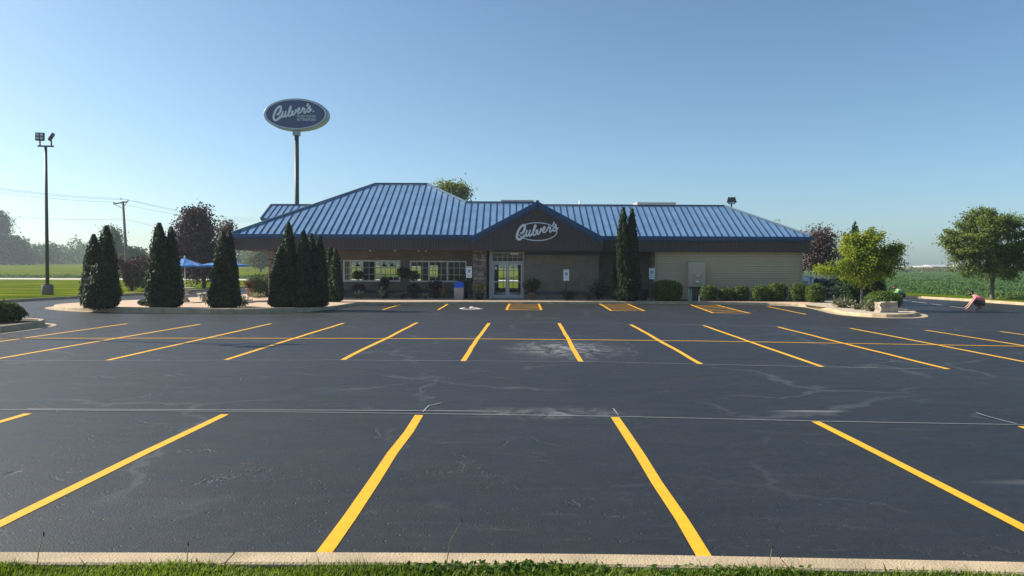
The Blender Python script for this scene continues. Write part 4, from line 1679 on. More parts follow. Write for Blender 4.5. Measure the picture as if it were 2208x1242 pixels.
MB().tube([(px_, SY + .53, -.1), (px_, SY + .53, zt + .05)], [.235, .215], 20).build('pole', M['poledark'], pole_sign, True)

# ------------------------------------------------------------------ on the roof
def rtu(px0, px1, py0, Y, zb, label):
    a, b = P(px0, py0, Y), P(px1, py0, Y)
    o = thing('rooftop_unit', label, 'air conditioner', ((a.x + b.x) / 2, Y, zb), 0, 'rooftop air units')
    w = (b.x - a.x) / 2
    h = a.z - zb
    MB().bbox(-w, w, 0, 1.8, 0.12, h - .06, .02).build('casing', M['rtu'], o)
    MB().box(-w - .03, w + .03, -.03, 1.83, h - .06, h).build('lid', M['rtu'], o)
    MB().box(-w + .1, w - .1, .1, 1.7, 0, .12).build('curb', M['flatroof'], o)
    return o


rtu(1374, 1457, 436, 54, 5.3, 'beige rooftop air unit showing above the right roof edge')
rtu(1081, 1150, 431, 53, 5.3, 'low grey rooftop air unit just left of the gable peak')
p = P(1249.5, 433, 53)
vp = thing('roof_vent_pipe', 'thin white vent pipe on roof right of the gable', 'vent pipe', (p.x, 53, 5.3))
MB().tube([(0, 0, 0), (0, 0, p.z - 5.3)], .045, 10).build('pipe', M['white'], vp, True)
MB().lathe([(.09, 0), (.09, .02), (.05, .08)], (0, 0), 10).build('flashing', M['flatroof'], vp, True)
# floodlights and ladder rail behind the right hip
p = P(1577, 448, 56)
fo = thing('roof_floodlight', 'cluster of dark floodlights on a pole behind right end of roof', 'floodlight', (p.x, 56, 0))
MB().tube([(0, 0, 0), (0, 0, p.z + .3)], .06, 10).build('pole', M['polebrown'], fo, True)
cb = MB()
cb.bar((-.25, 0, p.z + .3), (.25, 0, p.z + .3), .06, .06)
cb.build('crossarm', M['polebrown'], fo)
for xx in (-.2, .02, .22):
    h = MB().bbox(-.11, .11, -.07, .07, -.22, .22, .02).build('lamp_head', M['polebrown'], fo)
    h.location = (xx, 0, p.z + .58)
    h.rotation_euler = (-.35, .35 if xx < .1 else -.2, 0)
    br_ = MB().tube([(xx, 0, p.z + .3), (xx, 0, p.z + .42)], .025, 6).build('bracket', M['polebrown'], fo)
p = P(1672, 475, 55)
lr = thing('roof_access_ladder', 'thin steel access ladder rail over the right roof slope', 'ladder', (p.x, 55, 0))
m_ = MB()
for xx in (-.25, .2):
    m_.tube([(xx, 0, .1), (xx, 0, p.z), (xx, -.35, p.z), (xx, -.35, p.z - .55)], .028, 6)
m_.tube([(-.25, -.35, p.z), (.2, -.35, p.z)], .028, 6)
m_.build('rails', M['rtu'], lr)
for k in range(18):
    MB().tube([(-.25, 0, .4 + k * .3), (.2, 0, .4 + k * .3)], .018, 6).build('rung', M['rtu'], lr)

# ------------------------------------------------------------------ inside: lamps and booths seen through the glass
for i, (px, lb) in enumerate(((771, 'dark cone pendant lamp inside, leftmost behind the left window'), (786, 'dark pendant lamp inside, second from left behind left window'),
                              (828, 'dark pendant lamp inside, third from left behind left window'), (846, 'dark pendant lamp inside, rightmost behind the left window'))):
    q = P(px, 573, 51.5)
    o = thing('pendant_lamp', lb, 'lamp', (q.x, 51.5, 0), 0, 'pendant lamps in the dining room')
    MB().lathe([(.03, q.z + .16), (.06, q.z + .12), (.24, q.z - .04), (.235, q.z - .05)], (0, 0), 16, False).build('lamp_shade', M['black'], o, True)
    MB().tube([(0, 0, q.z + .14), (0, 0, 3.02)], .012, 6).build('cord', M['black'], o)
for i, (xa, xb, lb) in enumerate(((-13.3, -11.9, 'dark dining booth low behind left part of left window'), (-8.9, -7.6, 'dark dining booth behind the right part of left window'),
                                  (-5.6, -3.3, 'long dark dining booth behind the right window'))):
    o = thing('dining_booth', lb, 'booth', ((xa + xb) / 2, 50.2, .17), 0, 'dining booths')
    w = (xb - xa) / 2
    MB().bbox(-w, w, 0, .12, 0, 1.25, .02).build('backrest', M['darkwood'], o)
    MB().bbox(-w, w, .12, .6, 0, .46, .02).build('seat', M['darkwood'], o)
    MB().bbox(-w + .1, w - .1, .7, 1.4, .70, .76, .01).build('table_top', M['darkwood'], o)
    MB().tube([(0, 1.05, 0), (0, 1.05, .70)], .06, 8).build('table_leg', M['black'], o)


# ------------------------------------------------------------------ signs, bin, meters, floodlit poles
def parking_sign(px, py_top, py_mid, py_bot, Y, label):
    a, b, c = P(px, py_top, Y), P(px, py_mid, Y), P(px, py_bot, Y)
    o = thing('accessible_parking_sign', label, 'sign', (a.x, Y, .142), 0, 'accessible parking signs')
    zt, zm, zb = a.z - .142, b.z - .142, c.z - .142
    m_ = MB()
    m_.box(-.03, .03, 0, .012, -.15, zt - .03)
    m_.box(-.03, -.02, -.02, 0, -.15, zt - .03)
    m_.box(.02, .03, -.02, 0, -.15, zt - .03)
    m_.build('post', M['greenpost'], o)
    w = .165
    pl = MB().bbox(-w, w, -.032, -.024, zm + .008, zt, .003).build('sign_plate', M['signwhite'], o)
    zc = (zm + zt) / 2 - .03
    MB().box(-.085, .085, -.0345, -.0335, zc - .10, zc + .085).build('blue_panel', M['signblue'], pl)
    s_ = MB()
    arc2 = [(-.01 + .05 * math.cos(t_), -.03 + .05 * math.sin(t_)) for t_ in np.linspace(2.3, 5.8, 10)]
    l, r_ = offset_line([np.array(v) for v in arc2], .007), offset_line([np.array(v) for v in arc2], -.007)
    for i in range(9):
        s_.face([(q[0], -.0355, zc + q[1]) for q in (l[i], r_[i], r_[i + 1], l[i + 1])])
    s_.face([(-.02, -.0358, zc - .02), (.0, -.0358, zc - .02), (.0, -.0358, zc + .045), (-.02, -.0358, zc + .045)])
    s_.face([(.0, -.0361, zc - .025), (.04, -.0361, zc - .025), (.04, -.0361, zc - .008), (.0, -.0361, zc - .008)])
    s_.face([(.03, -.0364, zc - .025), (.045, -.0364, zc - .025), (.06, -.0364, zc - .08), (.045, -.0364, zc - .08)])
    s_.face([(-.01 + .015 * math.cos(t_), -.0358, zc + .062 + .015 * math.sin(t_)) for t_ in np.linspace(0, 2 * PI, 10, endpoint=False)])
    s_.build('wheelchair_symbol', M['signwhite'], pl)
    lettering('sign_lettering', 'RESERVED', .062, (0, -.034, zt - .06), M['signblue'], pl, sx=.9)
    pb = MB().bbox(-w, w, -.032, -.024, zb, zm - .008, .003).build('fine_plate', M['signwhite'], o)
    lettering('sign_lettering', '$250 FINE', .058, (0, -.034, (zm + zb) / 2), M['signblue'], pb, sx=.85)


parking_sign(1011.5, 574.5, 592, 599, 44.6, 'blue and white accessible parking sign beside the blue-lidded bin')
parking_sign(1221, 581, 598, 605, 44.2, 'blue and white accessible parking sign before the entrance wall')
parking_sign(1405.5, 578, 594.5, 602, 44.4, 'blue and white accessible parking sign right of the twin arborvitae')

q = G(990, 645.5, .142)
tb = thing('trash_bin', 'beige square trash bin with bright blue hooded lid', 'trash bin', (q.x, q.y, .142))
m_ = MB()
m_.add([(-.27, -.27, 0), (.27, -.27, 0), (.27, .27, 0), (-.27, .27, 0), (-.30, -.30, .72), (.30, -.30, .72), (.30, .30, .72), (-.30, .30, .72)],
       [(0, 3, 2, 1), (4, 5, 6, 7), (0, 1, 5, 4), (1, 2, 6, 5), (2, 3, 7, 6), (3, 0, 4, 7)])
bd_ = m_.build('body', M['binbeige'], tb)
for k in range(5):
    MB().box(-.24 + k * .11, -.20 + k * .11, -.30, -.275, .06, .66).build('body_rib', M['binbeige'], bd_)
m_ = MB().bbox(-.32, .32, -.32, .32, .72, .79, .015)
m_.build('lid_rim', M['binblue'], tb)
m_ = MB()
m_.add([(-.30, -.30, .79), (.30, -.30, .79), (.30, .30, .79), (-.30, .30, .79), (-.25, -.20, 1.07), (.25, -.20, 1.07), (.25, .20, 1.07), (-.25, .20, 1.07)],
       [(4, 5, 6, 7), (0, 1, 5, 4), (1, 2, 6, 5), (2, 3, 7, 6), (3, 0, 4, 7)])
hd = m_.build('hood', M['binblue'], tb)
m_ = MB()
m_.add([(-.22, -.292, .85), (.22, -.292, .85), (.20, -.236, 1.02), (-.20, -.236, 1.02)], [(0, 1, 2, 3)])
m_.build('push_flap', M['binblue'], hd)

q = G(1391, 648, .142)
db = thing('planter_tub', 'dark navy tub standing between twin arborvitae and parking sign', 'tub', (q.x, q.y + .6, .142))
MB().lathe([(.22, 0), (.30, .55), (.33, .56), (.33, .64), (.28, .64), (.26, .5)], (0, 0), 18).build('tub', M['navyplastic'], db, True)

# electrical cabinet on the right wing
eb = thing('electrical_cabinet', 'large taupe electrical meter cabinet on the khaki siding', 'meter cabinet', (0, 0, 0))
a, b = P(1485, 565.5, 46.3), P(1521, 618.5, 46.3)
MB().bbox(a.x, b.x, 46.3, 46.655, b.z, a.z, .012).build('cabinet', M['elec'], eb)
a2, b2 = P(1497.5, 591, 46.2), P(1510, 611, 46.2)
mbx = MB().bbox(a2.x, b2.x, 46.17, 46.3, b2.z, a2.z, .015).build('meter_box', M['elec'], eb)
c2 = P(1505, 596, 46.1)
m_ = MB().lathe([(.09, 0), (.095, .03), (.08, .10), (.05, .13)], (0, 0), 18)
mo = m_.build('meter', M['rtu'], mbx, True)
mo.matrix_basis = Matrix.Translation((c2.x, 46.17, c2.z)) @ Matrix.Rotation(PI / 2, 4, 'X')
MB().box(a2.x + .1, b2.x - .1, 46.16, 46.172, b2.z + .06, b2.z + .16).build('meter_plate', M['white'], mbx)
for k, px in enumerate((1492, 1498, 1504, 1509)):
    x_ = P(px, 630, 46.45).x
    MB().tube([(x_, 46.45, .1), (x_, 46.45, b.z + .01)], .05 if k < 3 else .035, 10).build('conduit', M['conduit'], eb, True)
q = G(1487.5, 651, .15)
gp = thing('cable_pedestal', 'slim pale green cable pedestal under the meter cabinet', 'pedestal', (q.x, q.y, .142))
MB().bbox(-.10, .10, -.10, .10, 0, .70, .02).build('post_cover', M['greenbox'], gp)
MB().bbox(-.115, .115, -.115, .115, .70, .76, .02).build('cap', M['greenbox'], gp)
q = G(1507.5, 651, .15)
wp = thing('pipe_stub', 'short white pipe stub right of the green cable pedestal', 'pipe', (q.x, q.y, .142))
MB().tube([(0, 0, -.05), (0, 0, .30)], .04, 10).build('pipe', M['white'], wp, True)
MB().lathe([(.05, .30), (.055, .32), (.05, .36)], (0, 0), 10).build('cap', M['white'], wp, True)


def area_light(label, base, h, rz, group='parking lot light poles'):
    o = thing('light_pole', label, 'light pole', base, rz, group)
    MB().lathe([(.36, -.1), (.36, .62), (.33, .68)], (0, 0), 20).build('concrete_base', M['polebase'], o, True)
    MB().box(-.2, .2, -.2, .2, .68, .72).build('base_plate', M['polebrown'], o)
    m_ = MB()
    m_.tube([(0, 0, .7), (0, 0, h * .55), (0, 0, h)], [.115, .10, .085], 12)
    m_.build('pole', M['polebrown'], o, True)
    MB().box(-.5, .5, -.05, .05, h - .02, h + .08).build('crossarm', M['polebrown'], o)
    for k, (xx, rx, rz2) in enumerate(((-.36, .12, .10), (.36, .50, -1.15))):
        MB().tube([(xx, 0, h + .08), (xx, 0, h + .42)], .05, 8).build('bracket', M['polebrown'], o)
        hd_ = MB().bbox(-.27, .27, -.09, .11, -.27, .27, .03).build('floodlight', M['polebrown'], o)
        hd_.location = (xx, 0, h + .66)
        hd_.rotation_euler = (-rx, 0, rz2)
        for ix in (-.125, .125):
            for iz in (-.125, .125):
                MB().bbox(ix - .085, ix + .085, -.108, -.085, iz - .085, iz + .085, .008).build('lens', M['lens'], hd_)
    return o


area_light('tall light pole with twin floodlights on the left lawn', (-31.5, 50.3, .135), 10.0, .12)
area_light('light pole left of the frame casting the long thin shadow', (-23.0, 22.9, .19), 10.2, .9)

# ------------------------------------------------------------------ utility pole and wires
UY = 106.0
t_ = P(265, 434, UY)
b_ = P(276, 600, UY)
up_ = thing('utility_pole', 'leaning wooden utility pole with braced crossarm by the road', 'utility pole', (b_.x, UY, .0))
tx, tz = t_.x - b_.x, t_.z
m_ = MB().tube([(0, 0, -.3), (tx, 0, tz)], [.24, .15], 12)
m_.build('pole', M['woodpole'], up_, True)
ca, cb_ = P(246, 440, UY), P(277, 435, UY)
MB().bar((ca.x - b_.x, -.12, ca.z), (cb_.x - b_.x, -.12, cb_.z), .12, .16).build('crossarm', M['woodpole'], up_)
for e, sgn in ((ca, -1), (cb_, 1)):
    MB().bar((e.x - b_.x - sgn * .15, -.14, e.z - .05), (tx * .87, -.14, tz - 1.05), .05, .07).build('brace', M['woodpole'], up_)
ends = [ca, P(262, 431.5, UY), cb_]
for e in ends:
    MB().lathe([(.06, 0), (.05, .1), (.08, .14), (.04, .25)], (e.x - b_.x, -.12), 8).build('insulator', M['poledark'], up_, True).location.z = e.z + .06


def sag(a, b, s, n=18):
    return [Vector(a).lerp(Vector(b), t) + Vector((0, 0, -4 * s * t * (1 - t))) for t in np.linspace(0, 1, n)]


wl_ = [((-120, 396), (560, 478), ends[0], 'front overhead wire on the near end of the crossarm', .8), ((-120, 388), (560, 470), ends[1], 'topmost overhead wire at the pole top', .8),
       ((-120, 390), (560, 474), ends[2], 'overhead wire on the far end of the crossarm', .9), ((-120, 456), (560, 520), P(269.5, 476, UY), 'lowest overhead wire halfway up the utility pole', .8)]
for (la, rb, e, lb, s) in wl_:
    A_ = P(la[0], la[1], 88)
    Bq = P(rb[0], rb[1], 190)
    m_ = MB().tube(sag(A_, (e.x, UY - .12, e.z + .25 * (s < 2)), s * .5), .017, 5)
    m_.tube(sag((e.x, UY - .12, e.z + .25), Bq, s), .017, 5)
    tag(m_.build('overhead_wire', M['wire']), lb, 'wire', 'overhead wires')

# ------------------------------------------------------------------ arborvitae clumps
ZB = .142


def clump(label, px_base, py_base, spires, dens=1500):
    b = G(px_base, py_base, ZB)
    sp = []
    for (px, ptop, rpx, dy) in spires:
        Y = b.y + dy
        t = P(px, ptop, Y)
        sp.append((t.x - b.x, dy, t.z - ZB + .05, rpx * Y / FPX))
    return arborvitae(label, b, sp, .13, dens)


clump('dark twin-topped arborvitae at the left tip of the patio', 213, 666, [(202, 505, 27, .25), (229, 486, 28, 0.35), (213, 570, 38, -.1)])
clump('twin-topped arborvitae left of the blue umbrellas', 352, 663.5, [(343, 480, 30, 0), (369, 488, 24, .2), (340, 600, 25, -.1), (364, 610, 27, -.1)])
clump('broad arborvitae in front of the second blue umbrella', 482, 663.5, [(481, 499, 29, 0), (494, 497, 22, .3), (478, 590, 31, -.1), (492, 600, 28, 0)])
clump('tallest arborvitae of the dense row before the left windows', 610, 663.5, [(622, 478, 25, .2), (604, 532, 24, 0), (606, 585, 26, -.1)])
clump('arborvitae second from the left in the dense row', 655, 663.5, [(655, 496, 21, 0), (650, 590, 22, -.2)])
clump('arborvitae third from the left in the dense row', 682, 662.5, [(672, 503, 19, .1), (690, 506, 19, .3), (684, 590, 24, 0)])
clump('shortest arborvitae at the right end of the dense row', 720, 651, [(712, 532, 17, .3), (724, 537, 17, 0), (720, 610, 18, .1)])
clump('tall slender twin arborvitae against the right recess', 1350, 649, [(1344, 446, 22, 0), (1363, 448, 20, .1), (1350, 560, 30, -.05)], 1700)

# ------------------------------------------------------------------ clipped shrubs along the right wing
for k, (x0, x1, yt, yb, lb) in enumerate((
        (1411, 1477, 605, 651, 'large wide clipped bush right of the parking sign'),
        (1513, 1551, 616, 650, 'clipped bush right of the meter cabinet pipes'),
        (1553, 1584, 622, 650, 'smallest clipped bush in the row on the siding'),
        (1583, 1620, 617, 650, 'round bush right of the smallest clipped bush'),
        (1625, 1662, 617, 651, 'squat bush left of the tallest clipped bush'),
        (1661, 1703, 610, 651, 'tallest clipped bush in the row on the siding'),
        (1708, 1744, 612, 652, 'clipped bush at the right corner of the siding'),
        (1745, 1788, 612, 654, 'clipped bush before the teal dumpster'))):
    b = G((x0 + x1) / 2, yb - 1, ZB)
    sc = b.y / FPX
    w = (x1 - x0) / 2 * sc
    h = (yb - yt) * sc
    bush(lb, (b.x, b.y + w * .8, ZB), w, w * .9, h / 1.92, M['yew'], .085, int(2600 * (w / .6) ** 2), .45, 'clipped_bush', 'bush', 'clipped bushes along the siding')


# ------------------------------------------------------------------ potted and bedded plants
def plant(name, label, base, h, spread, foliage, n_leaf, leaf, flowers=None, n_fl=0, pot=None, pot_h=.4, pot_r=.22, upright=.5, group=None, stems=9, cat='plant', fl_size=.07, top=None):
    o = thing(name, label, cat, base, 0, group)
    r = np.random.default_rng(int(RNG.integers(1e6)))
    z0 = 0.0
    if pot:
        MB().lathe([(pot_r * .68, 0), (pot_r * .95, pot_h * .9), (pot_r * 1.06, pot_h * .9), (pot_r * 1.06, pot_h), (pot_r * .9, pot_h), (pot_r * .85, pot_h * .85)], (0, 0), 18).build('pot', M[pot], o, True)
        z0 = pot_h * .9
    hh = h - z0
    mb = MB()
    tips = []
    for k in range(stems):
        a = r.uniform(0, 2 * PI)
        rr = spread * math.sqrt(r.uniform(0.02, 1))
        tip = Vector((math.cos(a) * rr, math.sin(a) * rr, z0 + hh * r.uniform(.55, 1.0) * (1 - .35 * (rr / spread) ** 2)))
        mid = Vector((tip.x * .35, tip.y * .35, z0 + (tip.z - z0) * .55))
        mb.tube([(0, 0, max(0, z0 - .05)), mid, tip], [.014, .01, .005], 4, False)
        tips.append((mid, tip))
    mb.build('stem', M['gardendark'] if False else M['barkdark'], o)
    T = np.array([(m_, t_) for m_, t_ in tips])
    i = r.integers(0, stems, n_leaf)
    u = r.uniform(-.3, 1.08, n_leaf)[:, None]
    C = T[i, 0] * (1 - u) + T[i, 1] * u + r.normal(0, spread * .16, (n_leaf, 3))
    C[:, 2] = np.maximum(C[:, 2], z0 * .75 + .03)
    out = unit(C - np.array([0, 0, z0]))
    Q = leaf_quads(C, leaf, np.array([[0, 0, 1.0]]), .35, .42, unit(out + np.array([0, 0, upright])), .6, r)
    quad_mesh('foliage', Q, r.normal(.5, .22, n_leaf), M[foliage], o)
    if flowers:
        i = r.integers(0, stems, n_fl)
        C = T[i, 1] * r.uniform(.75, 1.08, (n_fl, 1)) + r.normal(0, spread * .14, (n_fl, 3))
        C[:, 2] = np.maximum(C[:, 2], z0 + .04)
        C[:, 1] -= spread * .1
        quad_mesh('flowers', leaf_quads(C, fl_size, np.array([[0, -.7, .7]]), .5, .8, rng=r), r.uniform(0, 1, n_fl), M[flowers], o)['kind'] = 'stuff'
    return o


def standard(label, base, crown_z, crown_r, foliage, pot='darkpot', mound=None):
    """topiary standard: pot, bare stem, round head"""
    o = thing('potted_standard', label, 'plant', base, 0, 'potted plants along the front')
    MB().lathe([(.2, 0), (.30, .5), (.33, .5), (.33, .56), (.28, .56), (.26, .48)], (0, 0), 18).build('pot', M[pot], o, True)
    MB().tube([(0, 0, .4), (.02, 0, crown_z * .6), (0, 0, crown_z)], [.025, .02, .015], 6).build('stem', M['barkdark'], o)
    q, t = bush_quads(crown_r, crown_r, crown_r * .8, 420, .11, int(RNG.integers(1e6)), 0, .6, .25, crown_z)
    quad_mesh('foliage', q, t, M[foliage], o)
    if mound:
        q, t = bush_quads(.42, .38, .3, 500, .09, int(RNG.integers(1e6)), 0, .8, .15, .62)
        quad_mesh('underplanting', q, t, M[mound], o)
    return o


def at_wall(px, Y=46.6):
    q = P(px, 640, Y)
    return (q.x, Y, ZB)


PG = 'potted plants along the front'
standard('leafy potted standard before the left edge of left window', at_wall(773, 46.9), 1.45, .36, 'gardendark', mound='purple')
plant('flower_clump', 'pale variegated flowers at foot of the leftmost potted standard', at_wall(777, 45.9), .66, .34, 'gardenpale', 200, .13, 'whiteflower', 50, group=PG)
plant('potted_cordyline', 'tall dark purple-leaved plant below the left window', at_wall(829, 46.9), 1.55, .45, 'purple', 340, .24, None, 0, 'darkpot', .45, .3, 1.2, PG, 12)
plant('flower_clump', 'pale variegated flowers before the tall purple-leaved plant', at_wall(823, 45.9), .72, .36, 'gardenpale', 210, .14, 'whiteflower', 40, group=PG)
plant('flower_clump', 'coral flowers between the two front windows', at_wall(867, 46.0), .62, .38, 'gardendark', 220, .12, 'orangeflower', 110, group=PG)
hb = thing('hanging_basket', 'trailing hanging basket on wall between the front windows', 'plant', (P(869, 588, 47.2).x, 47.2, 0), 0)
zz = P(869, 590, 47.2).z
MB().lathe([(.06, zz - .22), (.2, zz - .12), (.24, zz)], (0, 0), 14).build('basket', M['darkpot'], hb, True)
q_, t2 = bush_quads(.42, .34, .3, 420, .12, 771, 0, .6, .3, zz + .08)
quad_mesh('foliage', q_, t2, M['gardendark'], hb)
MB().tube([(0, 0, zz), (0, 0, zz + .9), (0, .4, zz + .95)], .012, 6).build('bracket', M['black'], hb)
standard('leafy potted standard before the left edge of right window', at_wall(893, 46.9), 1.42, .38, 'gardendark', mound='gardendark')
plant('flower_clump', 'small pale seedling clump below the right window', at_wall(917, 45.8), .42, .22, 'gardenpale', 110, .10, 'whiteflower', 16, group=PG)
plant('potted_grass', 'spiky purple fountain plant below the right window', at_wall(941, 46.9), 1.15, .50, 'purple', 380, .26, None, 0, 'darkpot', .45, .3, .9, PG, 14)
plant('flower_clump', 'red and cream flowers beside the spiky purple plant', at_wall(957, 45.8), .95, .34, 'gardenpale', 240, .13, 'redflower', 80, group=PG)
plant('potted_shrub', 'dark leafy shrub behind the blue-lidded trash bin', at_wall(1001, 47.0), 1.6, .5, 'gardendark', 420, .17, None, 0, 'darkpot', .4, .28, .5, PG, 12)
plant('potted_flowers', 'pot of yellow-green and coral flowers before stone pillar', at_wall(1034, 44.9), 1.2, .42, 'gardenpale', 380, .15, 'orangeflower', 90, 'darkpot', .42, .27, .7, PG, 13)
plant('potted_palm', 'feathery green plant with red flowers right of the entrance doors', at_wall(1147, 45.4), 1.2, .62, 'gardendark', 620, .2, 'redflower', 50, 'terracotta', .42, .2, .3, PG, 15)
plant('low_plant', 'low green leaves around foot of the middle parking sign', at_wall(1224, 45.3), .55, .62, 'gardendark', 380, .16, None, 0, group=PG, stems=14)
plant('leafy_shrub', 'loose leafy shrub at the right corner of the entrance wall', at_wall(1290, 45.6), 1.3, .72, 'gardendark', 800, .15, 'orangeflower', 22, None, group=PG, stems=18)
plant('low_plant', 'low leafy plants left of the loose corner shrub', at_wall(1268, 44.9), .55, .42, 'garden', 240, .12, 'whiteflower', 8, group=PG)
# patio
q = G(541, 640, ZB)
plant('potted_flowers', 'clay pot of pink and red flowers on the left patio', q, 1.15, .42, 'purple', 260, .16, 'redflower', 130, 'terracotta', .55, .3, .7, PG, 12)
q = G(524, 661, ZB)
plant('flower_clump', 'pale flowering clump right of the broad arborvitae', (q.x, q.y, ZB), .5, .5, 'sage', 330, .13, 'whiteflower', 60, group='low plants at the patio edge')
q = G(315, 659, ZB)
bush('low dark shrub beside the twin-topped arborvitae', q, .40, .35, .17, M['gardendark'], .08, 500, 0, 'low_shrub', 'shrub', 'low plants at the patio edge')
q = G(578, 640, ZB)
plant('flower_clump', 'low pale plants at the foot of the stone corner', (q.x, 46.2, ZB), .35, .6, 'gardenpale', 260, .1, 'whiteflower', 30, group='low plants at the patio edge')
hg = thing('clipped_hedge', 'leafy green hedge under the left roof overhang', 'hedge', (-16.3, 49.2, ZB), 0)
q_, t2 = bush_quads(1.0, 1.6, .78, 3200, .1, 991, .8, .9, .06)
quad_mesh('foliage', q_, t2, M['garden'], hg)
MB().tube([(0, 0, -.05), (0, 0, .9)], [.04, .02], 6).build('stem', M['barkdark'], hg)


# ------------------------------------------------------------------ patio tables with umbrellas
def patio_table(label, base, rz):
    o = thing('picnic_table', label, 'table', base, rz, 'concrete picnic tables')
    MB().lathe([(.52, .70), (.56, .715), (.56, .77), (.53, .785)], (0, 0), 30).build('table_top', M['tablestone'], o)
    MB().lathe([(.26, 0), (.24, .08), (.15, .2), (.14, .5), (.22, .66), (.3, .70)], (0, 0), 20).build('pedestal', M['tablestone'], o, True)
    for k in range(3):
        a0 = 2 * PI * k / 3 + .5
        arc3 = [a0 + t for t in np.linspace(-.42, .42, 9)]
        m_ = MB()
        pol = [(1.12 * math.cos(t), 1.12 * math.sin(t)) for t in arc3] + [(.80 * math.cos(t), .80 * math.sin(t)) for t in arc3[::-1]]
        m_.prism(pol, .40, .46)
        bo = m_.build('bench_seat', M['tablestone'], o)
        lg = MB()
        for s in (-1, 1):
            t0 = a0 + s * .30
            t1 = a0 + s * .06
            lg.bar((.96 * math.cos(t0), .96 * math.sin(t0), .40), (.96 * math.cos(t1), .96 * math.sin(t1), .0), .2, .12)
        lg.build('bench_leg', M['tablestone'], bo)
    return o


def umbrella(label, base, rim_z, apex_z, R, rz):
    o = thing('patio_umbrella', label, 'umbrella', base, rz, 'blue patio umbrellas')
    MB().tube([(0, 0, .05), (0, 0, apex_z + .05)], .025, 10).build('pole', M['polewhite'], o, True)
    m_ = MB()
    for k in range(8):
        a0, a1 = 2 * PI * k / 8, 2 * PI * (k + 1) / 8
        am = (a0 + a1) / 2
        p0 = (R * math.cos(a0), R * math.sin(a0), rim_z)
        p1 = (R * math.cos(a1), R * math.sin(a1), rim_z)
        pm = (R * .90 * math.cos(am), R * .90 * math.sin(am), rim_z + .03)
        h0 = (R * .5 * math.cos(a0), R * .5 * math.sin(a0), rim_z + (apex_z - rim_z) * .47)
        h1 = (R * .5 * math.cos(a1), R * .5 * math.sin(a1), rim_z + (apex_z - rim_z) * .47)
        m_.face([p0, pm, (R * .45 * math.cos(am), R * .45 * math.sin(am), rim_z + (apex_z - rim_z) * .46), h0])
        m_.face([pm, p1, h1, (R * .45 * math.cos(am), R * .45 * math.sin(am), rim_z + (apex_z - rim_z) * .46)])
        m_.face([h0, (R * .45 * math.cos(am), R * .45 * math.sin(am), rim_z + (apex_z - rim_z) * .46), h1, (0, 0, apex_z)])
        m_.face([p0, pm, (pm[0], pm[1], pm[2] - .09), (p0[0], p0[1], p0[2] - .09)])
        m_.face([pm, p1, (p1[0], p1[1], p1[2] - .09), (pm[0], pm[1], pm[2] - .09)])
        MB().bar(p0, (0, 0, apex_z - .02), .015, .015).build('rib', M['polewhite'], o)
    m_.build('canopy', M['umbrella'], o)
    MB().lathe([(.03, apex_z), (.05, apex_z + .03), (.02, apex_z + .12)], (0, 0), 10).build('finial', M['polewhite'], o, True)
    return o


tA = G(399, 651, ZB)
patio_table('round concrete picnic table under the left blue umbrella', tA, .25)
sA = FPX / tA.y
umbrella('left blue patio umbrella with white pole, before the purple tree', tA, EYE + (576 - 573) / sA - ZB, EYE + (576 - 556) / sA - ZB, 44 / sA, .3)
tB = G(484, 648, ZB)
patio_table('round concrete picnic table hidden behind the broad arborvitae', tB, .9)
sB = FPX / tB.y
umbrella('right blue patio umbrella, half hidden by the broad arborvitae', tB, EYE + (576.5 - 572) / sB - ZB, EYE + (576.5 - 561) / sB - ZB, 52 / sB, .1)


# ------------------------------------------------------------------ boulders
def boulder(label, base, sx, sy, sz, material, seed, rz=0.0, rough=.16, blocky=True):
    r = random.Random(seed)
    bm = bmesh.new()
    bmesh.ops.create_cube(bm, size=1.0)
    bmesh.ops.subdivide_edges(bm, edges=bm.edges[:], cuts=3, use_grid_fill=True)
    for v in bm.verts:
        c = v.co
        if not blocky:
            v.co = c.lerp(c.normalized() * .55, .7)
        n = Vector((math.sin(c.y * 9 + seed), math.sin(c.z * 8 + 2 * seed), math.sin(c.x * 10 + seed)))
        v.co += n * rough * .25 + Vector((r.uniform(-1, 1), r.uniform(-1, 1), r.uniform(-1, 1))) * rough * .28
        v.co.z += .5
        v.co = Vector((v.co.x * sx, v.co.y * sy, max(-.03, v.co.z * sz)))
    o_ = bpy.data.meshes.new('boulder')
    bm.to_mesh(o_)
    bm.free()
    o_.materials.append(material)
    ob = bpy.data.objects.new('boulder', o_)
    link(ob)
    ob.location = base
    ob.rotation_euler = (0, 0, rz)
    tag(ob, label, 'boulder', 'landscape boulders')
    return ob


q = G(1918, 674, .15)
boulder('pale squared quarry boulder at the tip of right island', (q.x, q.y + .3, .147), .82, .55, .46, M['boulder'], 3, .1)
q = G(28, 672, .2)
boulder('dark grey boulder among shrubs on the left island', (-19.2, 26.3, .19), .95, .8, .82, M['boulderdark'], 5, .2, .2, False)

# ------------------------------------------------------------------ left island shrubs
li = [(-17.6, 24.6, .75, .45, 'garden', 'bright leafy shrub at the tip of the left island'), (-18.4, 23.4, .8, .50, 'gardendark', 'darker leafy shrub at the left edge of left island'),
      (-16.95, 24.9, .5, .32, 'garden', 'lowest leafy shrub nearest the kerb tip of left island'), (-19.2, 24.6, .7, .55, 'garden', 'leafy shrub in front of the dark boulder'),
      (-19.6, 22.9, .8, .5, 'gardendark', 'dark leafy shrub cut by the left frame edge')]
for x_, y_, r_, h_, m__, lb in li:
    bush(lb, (x_, y_, .19), r_, r_, h_, M[m__], .10, 1900, 0, 'island_shrub', 'shrub', 'shrubs on the left island', .25)

# ------------------------------------------------------------------ right island planting
q = G(1866, 664, .15)
IT = Vector((q.x, q.y + .4, .147))
s_ = FPX / IT.y


